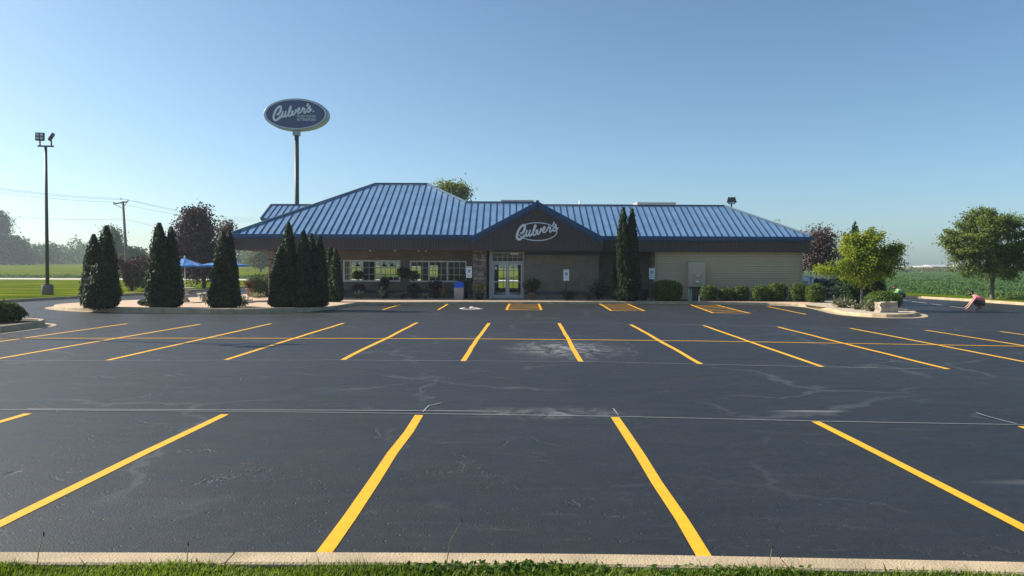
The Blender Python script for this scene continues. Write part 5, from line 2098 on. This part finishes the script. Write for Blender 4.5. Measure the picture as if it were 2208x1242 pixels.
def rel(px, py):
    w = P(px, py, IT.y)
    return (w.x - IT.x, w.z - IT.z)


def blob(px, py, rx, ry, w=1.0, dy=0.0, depth=None):
    x_, z_ = rel(px, py)
    return (x_, dy, z_, rx / s_, (depth or rx * .9) / s_, ry / s_, w)


tree('island_tree', 'bright yellow-green small tree on the right island', IT, 1.05, .085,
     [blob(1858, 535, 30, 22, 1.2), blob(1882, 512, 16, 14, .55), blob(1838, 525, 16, 16, .5), blob(1826, 556, 24, 20, .9, -.3), blob(1790, 583, 22, 10, .45), blob(1905, 560, 22, 24, 1.0, .2),
      blob(1925, 542, 12, 15, .5), blob(1866, 572, 42, 18, 1.2, -.2), blob(1850, 597, 34, 10, .6), blob(1908, 592, 20, 12, .5, .3), blob(1930, 572, 10, 12, .3)],
     200, 120, .105, M['lime_leaf'], M['bark'], .19, 11)
q = G(1902, 664, .15)
q = P(1904, 640, 35.3)
bush('dome-shaped clipped bush behind the pale boulder', (q.x, 35.3, .147), .80, .75, .47, M['yew'], .085, 3200, .3, 'dome_bush', 'bush')
q = G(1820, 662, .15)
for lb, px, py, h in (('grey-green sage clump left of the island tree trunk', 1820, 664, .5), ('grey-green sage clump beside the pale boulder', 1890, 672, .48), ('tiny sage tuft between the two sage clumps', 1856, 668, .25)):
    q = G(px, py, .147)
    w_ = .62 if h > .3 else .3
    plant('sage_clump', lb, (q.x, q.y + .3, .147), h, w_, 'sage', int(700 * w_), .17, group='grey-green clumps on the right island', stems=24, upright=1.2)
IC = P(1842, 600, 43.5)
conifer('dark pointed conifer behind the yellow-green tree', (IC.x, 43.5, .14), P(1842, 476, 43.5).z - .14, 1.7, 5, 8000, .16, 'evergreens by the dumpster')
for lb, px, y_, h, r_ in (('dark upright evergreen left of the island tree trunk', 1838, 40.5, 2.2, .62), ('dark evergreen right of the island tree trunk', 1882, 43, 2.5, .8)):
    w = P(px, 600, y_)
    arborvitae(lb, (w.x, y_, .14), [(0, 0, h, r_), (.2, .2, h * .8, r_ * .8)], .12, 900, 'evergreens by the dumpster')
for lb, px, ptop, y_, h_ in (('short conifer tip left of the dark pointed conifer', 1822, 495, 46, 4.6), ('short conifer tip right of the dark pointed conifer', 1866, 495, 46, 4.5)):
    w = P(px, ptop, y_)
    conifer(lb, (w.x, y_, .14), w.z - .14, .8, 9 + int(px), 2200, .14, 'evergreens by the dumpster')

# dumpster and banner
q = P(1800, 603, 47.5)
dp = thing('dumpster', 'dark teal ribbed dumpster behind the clipped bushes', 'dumpster', (q.x - .05, 47.5, .1))
dh = q.z - .1
m_ = MB()
m_.add([(-.78, .0, .12), (.78, .0, .12), (.78, 1.3, .12), (-.78, 1.3, .12), (-.78, -.1, dh - .12), (.78, -.1, dh - .12), (.78, 1.3, dh), (-.78, 1.3, dh)],
       [(0, 3, 2, 1), (4, 5, 6, 7), (0, 1, 5, 4), (1, 2, 6, 5), (2, 3, 7, 6), (3, 0, 4, 7)])
bo = m_.build('body', M['dumpster'], dp)
for xx in (-.74, -.4, .0, .35, .52, .74):
    MB().bar((xx, -.03, .12), (xx, -.14, dh - .12), .09, .09).build('rib', M['dumpster'], bo)
MB().bbox(-.82, .82, -.18, -.04, dh - .2, dh - .1, .01).build('rim', M['dumpster'], dp)
for s in (-1, 1):
    m_ = MB()
    m_.add([(s * .02, -.16, dh - .09), (s * .80, -.16, dh - .09), (s * .80, 1.3, dh + .05), (s * .02, 1.3, dh + .05)], [(0, 1, 2, 3) if s > 0 else (3, 2, 1, 0)])
    m_.build('lid', M['black'], dp)
q = P(1760, 605, 51)
bn = thing('banner_sign', 'white banner with blue capital letters beside the dark dumpster', 'banner', (q.x, 51, 0))
MB().bbox(-.9, .9, 0, .03, q.z - .33, q.z + .36, .005).build('panel', M['white'], bn)
lettering('banner_lettering', 'TAR', .62, (.02, -.012, q.z - .02), M['signblue'], bn)
for s in (-.85, .85):
    MB().tube([(s, .05, -.05), (s, .05, q.z + .4)], .03, 8).build('post', M['rtu'], bn)
q = P(1737, 612, 50)
cbx = thing('white_cart', 'white hooded cart at the right corner of the building', 'cart', (q.x, 50, 0))
MB().bbox(-.22, .22, 0, .5, .25, 1.28, .03).build('body', M['rtu'], cbx)
m_ = MB()
m_.add([(-.24, -.05, 1.28), (.24, -.05, 1.28), (.24, .55, 1.28), (-.24, .55, 1.28), (-.16, .1, 1.52), (.2, .1, 1.52), (.2, .45, 1.52), (-.16, .45, 1.52)],
       [(4, 5, 6, 7), (0, 1, 5, 4), (1, 2, 6, 5), (2, 3, 7, 6), (3, 0, 4, 7)])
m_.build('hood', M['white'], cbx)
for s in (-.15, .15):
    MB().lathe([(.06, -.03), (.12, -.02), (.12, .02), (.06, .03)], (0, 0), 14).build('wheel', M['black'], cbx).matrix_basis = Matrix.Translation((s, .25, .12)) @ Matrix.Rotation(PI / 2, 4, 'Y')

# ------------------------------------------------------------------ larger trees
def tree_px(name, label, px, Y, zb, blobs, trunk_top, trunk_r, n_cl, per, leaf, material, bark, cl_r, seed, group=None, **kw):
    w = P(px, 600, Y)
    s = FPX / Y
    bl = []
    for (bx, by, rx, ry, wt, dy) in blobs:
        q_ = P(bx, by, Y)
        bl.append((q_.x - w.x, dy, q_.z - zb, rx / s, rx * .85 / s, ry / s, wt))
    th = P(px, trunk_top, Y).z - zb
    return tree(name, label, (w.x, Y, zb), th, trunk_r, bl, n_cl, per, leaf, material, bark, cl_r, seed, 'tree', group, **kw)


tree_px('maple_tree', 'full green maple beyond the right kerb', 2140, 49.5, .12,
        [(2120, 492, 50, 26, 1.5, 0), (2090, 530, 46, 30, 1.4, -.4), (2170, 520, 50, 34, 1.6, .3), (2110, 568, 52, 24, 1.4, 0), (2190, 572, 44, 28, 1.3, .4), (2212, 545, 36, 30, .9, 0), (2056, 515, 16, 28, .45, 0), (2122, 466, 22, 8, .4, 0), (2180, 482, 26, 14, .5, 0)],
        612, .15, 380, 115, .14, M['maple'], M['bark'], .20, 21, sprig=1.7)
tree_px('purple_leaf_tree', 'round purple-leaved tree on the lawn behind the umbrellas', 440, 67, .135,
        [(420, 495, 28, 28, 1.2, 0), (426, 530, 38, 36, 1.8, 0), (400, 535, 22, 34, .8, 0), (450, 550, 26, 30, .9, 0), (424, 472, 18, 12, .6, 0), (430, 575, 40, 20, 1.2, 0)],
        590, .2, 330, 80, .22, M['purple'], M['barkdark'], .45, 22, 'purple trees')
tree_px('small_tree', 'thin dark tree half hidden behind the left hip of the roof', 489, 74, .135, [(488, 500, 12, 18, 1, 0), (492, 520, 16, 20, 1, 0)], 545, .1, 60, 60, .22, M['purplegrey'], M['barkdark'], .35, 23)
tree_px('purple_leaf_tree', 'dusty purple tree behind the right corner of the roof', 1762, 56, .1,
        [(1765, 530, 30, 28, 1.4, 0), (1752, 560, 30, 25, 1.0, 0), (1780, 560, 26, 28, 1.0, 0), (1778, 515, 20, 16, .6, 0), (1750, 515, 14, 14, .4, 0)],
        600, .13, 105, 70, .17, M['purplegrey'], M['barkdark'], .34, 24, 'purple trees')
tree_px('broadleaf_tree', 'dark green tree top showing above the roof valley', 968, 96, 0,
        [(986, 418, 8, 9, 1.3, 0), (966, 411, 10, 5, .8, 0), (976, 440, 18, 20, 1.4, 0)], 540, .25, 120, 70, .30, M['maple'], M['barkdark'], .6, 25)
tree_px('broadleaf_tree', 'large green tree at the left frame edge beyond the field', 8, 320, 2.6,
        [(-8, 496, 20, 20, 1.2, 0), (-20, 535, 45, 32, 2.2, 0), (28, 535, 18, 24, .9, 0), (46, 552, 14, 12, .5, 0), (0, 478, 10, 10, .5, 0)], 562, .5, 330, 70, 1.0, M['farleaf'], M['barkdark'], 1.7, 26, 'trees beyond the field')
tree_px('broadleaf_tree', 'slim feathery tree rising beside the leaning utility pole', 243, 170, .5, [(243, 510, 10, 14, 1, 0), (248, 535, 14, 22, 1.2, 0), (280, 550, 28, 16, 1.2, 0)], 566, .25, 130, 60, .5, M['farleaf'], M['barkdark'], .8, 27, 'trees beyond the field')
tree_px('broadleaf_tree', 'pale feathery tree seen under the left roof overhang', 563, 200, 1.0, [(566, 552, 22, 16, 1.4, 0), (555, 562, 14, 8, .6, 0), (575, 540, 18, 14, 1, 0)], 568, .25, 150, 60, .55, M['paleleaf'], M['bark'], .9, 28, 'trees beyond the field')
# purple barberry on the lawn
w = P(284, 620, 58)
brb = thing('purple_shrub', 'vase-shaped purple shrub on the lawn between arborvitae', 'shrub', (w.x, 58, .135))
r_ = np.random.default_rng(51)
nb = 5200
u = r_.uniform(0, 1, nb) ** .55
th_ = r_.uniform(0, 2 * PI, nb)
rr = (0.25 + 1.15 * u ** .9) * np.sqrt(r_.uniform(.25, 1, nb))
C = np.stack([rr * np.cos(th_) + .12 * u, rr * np.sin(th_), 2.35 * u * (1 - .10 * np.sin(th_ * 3)) + r_.normal(0, .12, nb) + .12], 1)
C[:, 2] = np.maximum(C[:, 2], .05)
quad_mesh('foliage', leaf_quads(C, .16, None, .4, .5, np.stack([np.cos(th_) * .5, np.sin(th_) * .5, np.ones(nb)], 1), .5, r_), r_.normal(.45, .25, nb), M['purple'], brb)
m_ = MB()
for k in range(14):
    a = r_.uniform(0, 6.28)
    e = r_.uniform(.5, 1.2)
    m_.tube([(0, 0, -.05), (math.cos(a) * e * .4, math.sin(a) * e * .4, .9), (math.cos(a) * e, math.sin(a) * e, 2.0)], [.03, .02, .008], 5)
m_.build('stem', M['barkdark'], brb)
w = P(312, 610, 66)
bush('small loose green shrub right of the purple vase-shaped shrub', (w.x, 66, .135), .8, .8, .8, M['garden'], .16, 700, 0, 'lawn_shrub', 'shrub', lumpy=.3)

# far wood beyond the field: reads as one mass
r_ = np.random.default_rng(77)
Qs, Ts = [], []
tops = []
for k in range(210):
    x_ = r_.uniform(-420, 60)
    y_ = r_.uniform(352, 420)
    h_ = r_.uniform(6.0, 10.5) if x_ < -90 else r_.uniform(4, 8)
    h_ *= (1.0 + .25 * math.sin(x_ * .05) + .15 * math.sin(x_ * .17))
    zb = float(ground_z(np.array(x_), np.array(y_)))
    n_ = 420
    d = unit(r_.normal(size=(n_, 3)))
    C = d * np.array([h_ * .38, h_ * .38, h_ * .5]) * r_.uniform(.55, 1.0, (n_, 1)) * (1 + .25 * lump(np.arctan2(d[:, 1], d[:, 0]), d[:, 2], k))[:, None] + np.array([x_, y_, zb + h_ * .5])
    C[:, 2] = np.maximum(C[:, 2], zb + .2)
    Qs.append(leaf_quads(C, 1.15, unit(d + np.array([0, 0, .5])), .5, .7, rng=r_))
    Ts.append(r_.normal(r_.uniform(.2, .75), .15, n_))
n_ = 16000
x_ = r_.uniform(-420, 60, n_)
y_ = r_.uniform(350, 375, n_)
C = np.stack([x_, y_, ground_z(x_, y_) + r_.uniform(0, 3.4, n_) * (.8 + .3 * np.sin(x_ * .21))], 1)
Qs.append(leaf_quads(C, 1.1, np.array([[0, -.3, 1.0]]), .4, .7, rng=r_))
Ts.append(r_.normal(.4, .2, n_))
tag(quad_mesh('far_wood', np.concatenate(Qs), np.concatenate(Ts), M['farleaf']), kind='stuff', label='hazy green belt of trees beyond the left field', cat='trees')
# weedy strip along the far side of the road
n_ = 26000
x_ = r_.uniform(-260, 40, n_)
C = np.stack([x_, r_.uniform(132.5, 136, n_), r_.uniform(0, 1, n_) * (.55 + .08 * np.sin(x_ * .6) + .06 * np.sin(x_ * 1.7))], 1)
tag(quad_mesh('roadside_weeds', leaf_quads(C, .34, np.array([[0, 0, 1.0]]), .2, .5, np.array([[0, 0, 1.0]]), .5, r_), r_.normal(.35, .2, n_), M['farleaf']), kind='stuff', label='dark weedy strip along the far edge of the road', cat='weeds')

# ------------------------------------------------------------------ soybean field, corn and far buildings on the right
sx_ = np.linspace(34.5, 620, 60)
sy_ = np.concatenate([np.linspace(6, 110, 40), np.linspace(114, 345, 30)])
SX, SY_ = np.meshgrid(sx_, sy_)
SZ = ground_z(SX, SY_) + .38 + .03 * np.sin(SX * 8.2)
SZ[:, 0] = 0.0
n0 = len(sx_)
fld = mesh_obj('soybean_field', np.stack([SX, SY_, SZ], -1).reshape(-1, 3), [(j * n0 + i, j * n0 + i + 1, (j + 1) * n0 + i + 1, (j + 1) * n0 + i) for j in range(len(sy_) - 1) for i in range(n0 - 1)], M['soil_green'])
tag(fld, kind='structure')
r_ = np.random.default_rng(88)
n_ = 130000
uu = r_.uniform(0, 1, n_)
yy = 1 / (1 / 20.0 * (1 - uu) + 1 / 260.0 * uu)
half = yy * .80
xx = 33.2 + r_.uniform(0, 1, n_) * np.maximum(6, half - 33.2 + 8)
keep = yy > 18
xx, yy = xx[keep], yy[keep]
n_ = len(xx)
zz_ = ground_z(xx, yy) + .33 + .17 * r_.uniform(0, 1, n_) ** .7 * (.8 + .2 * np.sin(xx * 8.2))
zz_ = np.where(xx < 34.6, zz_ * np.clip((xx - 33.0) / 1.8, .2, 1), zz_)
patchy = .5 + .22 * np.sin(xx * .21 + yy * .13) + .15 * np.sin(yy * .37)
q_ = leaf_quads(np.stack([xx, yy, zz_], 1), .085 + yy * .0013, np.array([[0, 0, 1.0]]), .45, .75, rng=r_)
tag(quad_mesh('soybean_plants', q_, patchy * .6 + r_.normal(.2, .16, n_), M['soyleaf']), kind='stuff', label='dense green soybean leaves filling the right field', cat='crop')
n_ = 24000
x_ = r_.uniform(90, 640, n_)
y_ = r_.uniform(346, 372, n_)
C = np.stack([x_, y_, ground_z(x_, y_) + r_.uniform(0, 2.3, n_)], 1)
tag(quad_mesh('corn_rows', leaf_quads(C, 1.3, None, .3, .4, np.array([[0, 0, 1.0]]), .6, r_), np.clip(C[:, 2] / 3.0, 0, 1) * .6 + r_.normal(.2, .15, n_), M['cornleaf']), kind='stuff', label='pale strip of tall corn at the far edge of the soybean field', cat='corn')
rk_ = np.random.default_rng(5)


def far_building(label, px0, px1, ptop, Y, wallm, roofm, kind='gable'):
    a, b = P(px0, ptop, Y), P(px1, ptop, Y)
    z0 = float(ground_z(np.array(a.x), np.array(Y)))
    o = thing('far_building', label, 'building', ((a.x + b.x) / 2, Y, z0), 0, 'buildings on the right horizon')
    w = (b.x - a.x) / 2
    h = max(2.5, a.z - z0)
    MB().box(-w, w, 0, 22, 0, h * .72).build('wall', M[wallm], o)
    m_ = MB()
    if kind == 'gable':
        m_.add([(-w - .3, -.5, h * .70), (w + .3, -.5, h * .70), (w + .3, 11, h), (-w - .3, 11, h), (-w - .3, 22.5, h * .70), (w + .3, 22.5, h * .70)], [(0, 1, 2, 3), (3, 2, 5, 4), (0, 3, 4), (1, 5, 2)])
    else:
        m_.box(-w - .3, w + .3, -.4, 22.4, h * .72, h)
    m_.build('roof', M[roofm], o)
    n = max(2, int(w * 2 / 9))
    for k in range(n):
        x_ = -w + (k + .5) * 2 * w / n
        MB().box(x_ - 1.2, x_ + 1.2, -.12, .02, 1.0, h * .5).build('window', M['navyplastic'], o)
    return o


far_building('long low white building on the right horizon', 1950, 1998, 573, 760, 'farwhite', 'farwhite')
far_building('brown barn with pale roof on the right horizon', 2012, 2050, 570.5, 640, 'farbrown', 'farwhite')
far_building('small white house left on the right horizon', 1958, 1968, 573, 620, 'farwhite', 'fargrey')
far_building('grey shed between white building and brown barn', 1996, 2010, 573, 700, 'fargrey', 'farwhite', 'flat')
far_building('pale building hidden behind the right maple', 2070, 2120, 571, 720, 'farwhite', 'fargrey')
Qs, Ts = [], []
for k in range(70):
    x_ = rk_.uniform(300, 900)
    y_ = rk_.uniform(800, 900)
    h_ = rk_.uniform(5, 12)
    n_ = 120
    d = unit(rk_.normal(size=(n_, 3)))
    Qs.append(leaf_quads(d * np.array([h_ * .5, h_ * .5, h_ * .5]) * rk_.uniform(.5, 1, (n_, 1)) + np.array([x_, y_, 1.0 + h_ * .45]), 2.4, None, .5, .7, rng=rk_))
    Ts.append(rk_.normal(.4, .15, n_))
tag(quad_mesh('far_tree_belt', np.concatenate(Qs), np.concatenate(Ts), M['farleaf']), kind='stuff', label='thin hazy tree belt behind the far buildings on the right', cat='trees')


# ------------------------------------------------------------------ people
def person(label, base, rz, shirt, legs, hair, scale=1.0, crouch=1.0):
    """squatting figure facing -x, one arm reaching to the ground"""
    o = thing('person', label, 'person', base, rz)
    J = {  # joint: (position, radius, region)
        'pelvis': ((.24, 0, .33), .17, 'legs'), 'belly': ((.15, 0, .48), .175, 'shirt'), 'chest': ((-.02, 0, .62), .19, 'shirt'), 'neck': ((-.17, 0, .70), .06, 'skin'),
        'head': ((-.26, 0, .78), .088, 'skin'), 'crown': ((-.30, 0, .85), .085, 'skin'),
        'hipL': ((.22, -.12, .30), .12, 'legs'), 'kneeL': ((-.20, -.22, .46), .075, 'legs'), 'ankL': ((.06, -.19, .09), .05, 'legs'), 'toeL': ((-.12, -.20, .04), .04, 'shoe'),
        'hipR': ((.22, .12, .30), .12, 'legs'), 'kneeR': ((-.16, .22, .40), .075, 'legs'), 'ankR': ((.16, .19, .10), .05, 'legs'), 'toeR': ((-.04, .22, .04), .04, 'shoe'),
        'shL': ((-.08, -.22, .60), .085, 'shirt'), 'elL': ((-.22, -.27, .38), .050, 'skin'), 'wrL': ((-.36, -.22, .14), .034, 'skin'), 'paL': ((-.42, -.21, .07), .036, 'skin'),
        'shR': ((-.08, .22, .60), .085, 'shirt'), 'elR': ((-.26, .25, .40), .050, 'skin'), 'wrR': ((-.40, .10, .20), .034, 'skin'), 'paR': ((-.47, .07, .12), .036, 'skin'),
    }
    E_ = [('pelvis', 'belly'), ('belly', 'chest'), ('chest', 'neck'), ('neck', 'head'), ('head', 'crown'), ('pelvis', 'hipL'), ('hipL', 'kneeL'), ('kneeL', 'ankL'), ('ankL', 'toeL'),
          ('pelvis', 'hipR'), ('hipR', 'kneeR'), ('kneeR', 'ankR'), ('ankR', 'toeR'), ('chest', 'shL'), ('shL', 'elL'), ('elL', 'wrL'), ('wrL', 'paL'), ('chest', 'shR'), ('shR', 'elR'), ('elR', 'wrR'), ('wrR', 'paR')]
    for hand, sgn in (('paL', -1), ('paR', 1)):
        hp = Vector(J[hand][0])
        for f in range(5):
            sp = (f - 2) * .016
            ln = (.05, .075, .085, .078, .06)[f]
            th = f == 0
            k1, k2 = hand + 'f%da' % f, hand + 'f%db' % f
            d0 = Vector((-.035, sp + (-.03 * sgn if th else 0), -.012))
            J[k1] = (tuple(hp + d0), .0105, 'skin')
            J[k2] = (tuple(hp + d0 + Vector((-ln * .5, sp * .3, -ln * .45))), .008, 'skin')
            E_ += [(hand, k1), (k1, k2)]
    names = list(J)
    me = bpy.data.meshes.new('body')
    me.from_pydata([J[k][0] for k in names], [(names.index(a), names.index(b)) for a, b in E_], [])
    tmp = bpy.data.objects.new('body_tmp', me)
    COL.objects.link(tmp)
    sk = tmp.modifiers.new('skin', 'SKIN')
    for i, k in enumerate(names):
        r0 = J[k][1]
        me.skin_vertices[0].data[i].radius = (r0, r0)
    me.skin_vertices[0].data[0].use_root = True
    ss = tmp.modifiers.new('sub', 'SUBSURF')
    ss.levels = ss.render_levels = 2
    dg = bpy.context.evaluated_depsgraph_get()
    bm_ = bpy.data.meshes.new_from_object(tmp.evaluated_get(dg))
    bpy.data.objects.remove(tmp)
    bm_.name = 'body'
    bm_.materials.clear()
    reg = {'skin': 0, 'shirt': 1, 'legs': 2, 'shoe': 3}
    for m__ in (M['skin'], shirt, legs, M['shoe']):
        bm_.materials.append(m__)
    # material by nearest bone
    segs = []
    for a, b in E_:
        pa, pb = np.array(J[a][0]), np.array(J[b][0])
        ra, rb = J[a][2], J[b][2]
        segs.append((pa, pb, ra, rb, max(J[a][1], J[b][1])))
    mi = []
    for p_ in bm_.polygons:
        c = np.array(p_.center)
        best, br = 1e9, 'skin'
        for pa, pb, ra, rb, rad in segs:
            d = pb - pa
            t = np.clip(np.dot(c - pa, d) / (np.dot(d, d) + 1e-9), 0, 1)
            dist = np.linalg.norm(c - pa - d * t) / (rad + .02)
            if dist < best:
                cut = .5
                if ra == 'shirt' and rb == 'skin':
                    cut = .72 if abs(pa[1]) > .1 else .45
                best, br = dist, (ra if t < cut else rb)
        mi.append(reg[br])
        p_.use_smooth = True
    bm_.polygons.foreach_set('material_index', mi)
    body = bpy.data.objects.new('body', bm_)
    link(body, o)
    # hair cap, face features
    hb_ = bmesh.new()
    bmesh.ops.create_uvsphere(hb_, u_segments=18, v_segments=12, radius=.112)
    for v in hb_.verts:
        v.co = Vector((v.co.x * 1.0, v.co.y * .92, v.co.z * 1.06))
    cut = [v for v in hb_.verts if v.co.x < -.045 and v.co.z < .06]
    bmesh.ops.delete(hb_, geom=cut, context='VERTS')
    hm = bpy.data.meshes.new('hair')
    hb_.to_mesh(hm)
    hb_.free()
    hm.materials.append(hair)
    for p_ in hm.polygons:
        p_.use_smooth = True
    ho = bpy.data.objects.new('hair', hm)
    link(ho, o)
    ho.location = (-.275, 0, .825)
    ho.rotation_euler = (0, .45, 0)
    fc = MB()
    fc.tube([(-.355, 0, .80), (-.385, 0, .775), (-.36, 0, .77)], [.010, .016, .008], 6)
    fc.build('nose', M['skin'], o, True)
    for s in (-1, 1):
        MB().lathe([(.0, -.011), (.010, -.006), (.011, 0), (.010, .006), (.0, .011)], (-.352, s * .035), 8, False).build('eye', M['hairblack'], o, True).location.z = .815
        MB().bbox(-.28, -.24, s * .095 - .012, s * .095 + .012, .77, .83, .008).build('ear', M['skin'], o)
    MB().bbox(-.352, -.335, -.025, .025, .745, .753, .003).build('mouth', M['redflower'] if False else M['hairbrown'], o)
    o.scale = (scale,) * 3
    return o


q = G(2107, 668.5)
person('person in pink shirt and black trousers squatting on the asphalt', (q.x + .02, q.y, 0.0), -.55, M['pink'], M['trousers'], M['hairblack'], 1.08)
q = P(1938, 640, 49.0)
person('person in light green shirt crouching behind the dome-shaped bush', (q.x + .05, 49.0, 0.0), -.35, M['lime'], M['jeans'], M['hairbrown'], 1.12)

# ------------------------------------------------------------------ grass at the camera's feet
r_ = np.random.default_rng(99)
n_ = 150000
x_ = r_.uniform(-5.6, 5.6, n_)
y_ = 4.86 - r_.uniform(0, 1, n_) ** 1.0 * 1.75
edge = np.interp(x_, [p_[0] for p_ in front], [p_[1] for p_ in front]) - .20
y_ = np.minimum(y_, edge - r_.uniform(0, .35, n_) * (y_ > edge))
hgt = r_.uniform(.022, .055, n_) * (1 + .35 * np.sin(x_ * 5.1) * np.sin(y_ * 7)) + (r_.uniform(0, 1, n_) > .992) * .035
ang = r_.uniform(0, 2 * PI, n_)
lean_ = r_.uniform(.1, .9, n_) * hgt
base = np.stack([x_, y_, np.full(n_, .108)], 1)
side = np.stack([-np.sin(ang), np.cos(ang), np.zeros(n_)], 1) * (.0042 * r_.uniform(.6, 1.4, n_))[:, None]
tip = base + np.stack([np.cos(ang) * lean_, np.sin(ang) * lean_, hgt], 1)
midp = base * .45 + tip * .55 + np.stack([np.zeros(n_), np.zeros(n_), hgt * .14], 1)
Q = np.concatenate([np.stack([base - side, base + side, midp + side * .8, midp - side * .8], 1), np.stack([midp - side * .8, midp + side * .8, tip + side * .15, tip - side * .15], 1)])
tn = np.clip(r_.normal(.45, .2, n_) + .18 * np.sin(x_ * 2.3), 0, 1)
tag(quad_mesh('grass_blades', Q, np.concatenate([tn, tn]), M['blade']), kind='stuff', label='short sunlit lawn grass at the bottom edge', cat='grass')
for lb, x0, w_, nn_ in (('broad-leaved weeds in the grass left of centre', -.55, .22, 90), ('leafy weeds spilling over the kerb at bottom centre', .12, .55, 420), ('sparse broad weeds in the grass right of centre', 1.35, .6, 150)):
    wx_ = x0 + r_.normal(0, w_ * .5, nn_)
    we_ = np.interp(wx_, [p_[0] for p_ in front], [p_[1] for p_ in front]) - .235
    C = np.stack([wx_, we_ - np.abs(r_.normal(0, .06, nn_)), .125 + r_.uniform(0, .06, nn_)], 1)
    o = thing('weed_patch', lb, 'weeds', (0, 0, 0), 0, 'weed patches along the kerb')
    quad_mesh('foliage', leaf_quads(C, .045, np.array([[0, -.3, 1.0]]), .5, .5, rng=r_), r_.uniform(0, 1, nn_), M['weed'], o)
for lb, x_, y_, h_, lx in (('dry grass stem standing against the kerb at left', -3.0, 4.64, .22, .02), ('short seeded grass stem beside the left kerb joint', -2.05, 4.64, .16, -.01),
                           ('long pale stem bending over the kerb near centre', -.42, 4.70, .30, .10), ('thin seed stem beside the right kerb joint', 1.62, 4.60, .17, .03)):
    o = thing('grass_stem', lb, 'grass', (x_, y_, .108), 0, 'single tall grass stems')
    MB().tube([(0, 0, 0), (lx * .3, .02, h_ * .6), (lx, .05, h_)], [.0035, .003, .002], 5).build('stem', M['straw'], o)
    MB().lathe([(.002, h_ - .01), (.006, h_ + .005), (.002, h_ + .025)], (lx, .05), 6).build('seed_head', M['barkdark'], o)

# ------------------------------------------------------------------ hazy summer air
hz_m = bpy.data.materials.new('haze_air')
hz_m.use_nodes = True
t = hz_m.node_tree
t.nodes.remove(t.nodes['Principled BSDF'])
pv = t.nodes.new('ShaderNodeVolumePrincipled')
pv.inputs['Color'].default_value = (0.78, 0.90, 1.0, 1)
pv.inputs['Density'].default_value = 0.00042
pv.inputs['Anisotropy'].default_value = 0.35
t.links.new(pv.outputs[0], t.nodes['Material Output'].inputs['Volume'])
hz = MB().box(-1040, 1040, -240, 1040, -1.3, 24.0).build('haze', hz_m)
tag(hz, kind='stuff', label='thin pale summer haze over the far fields', cat='haze')
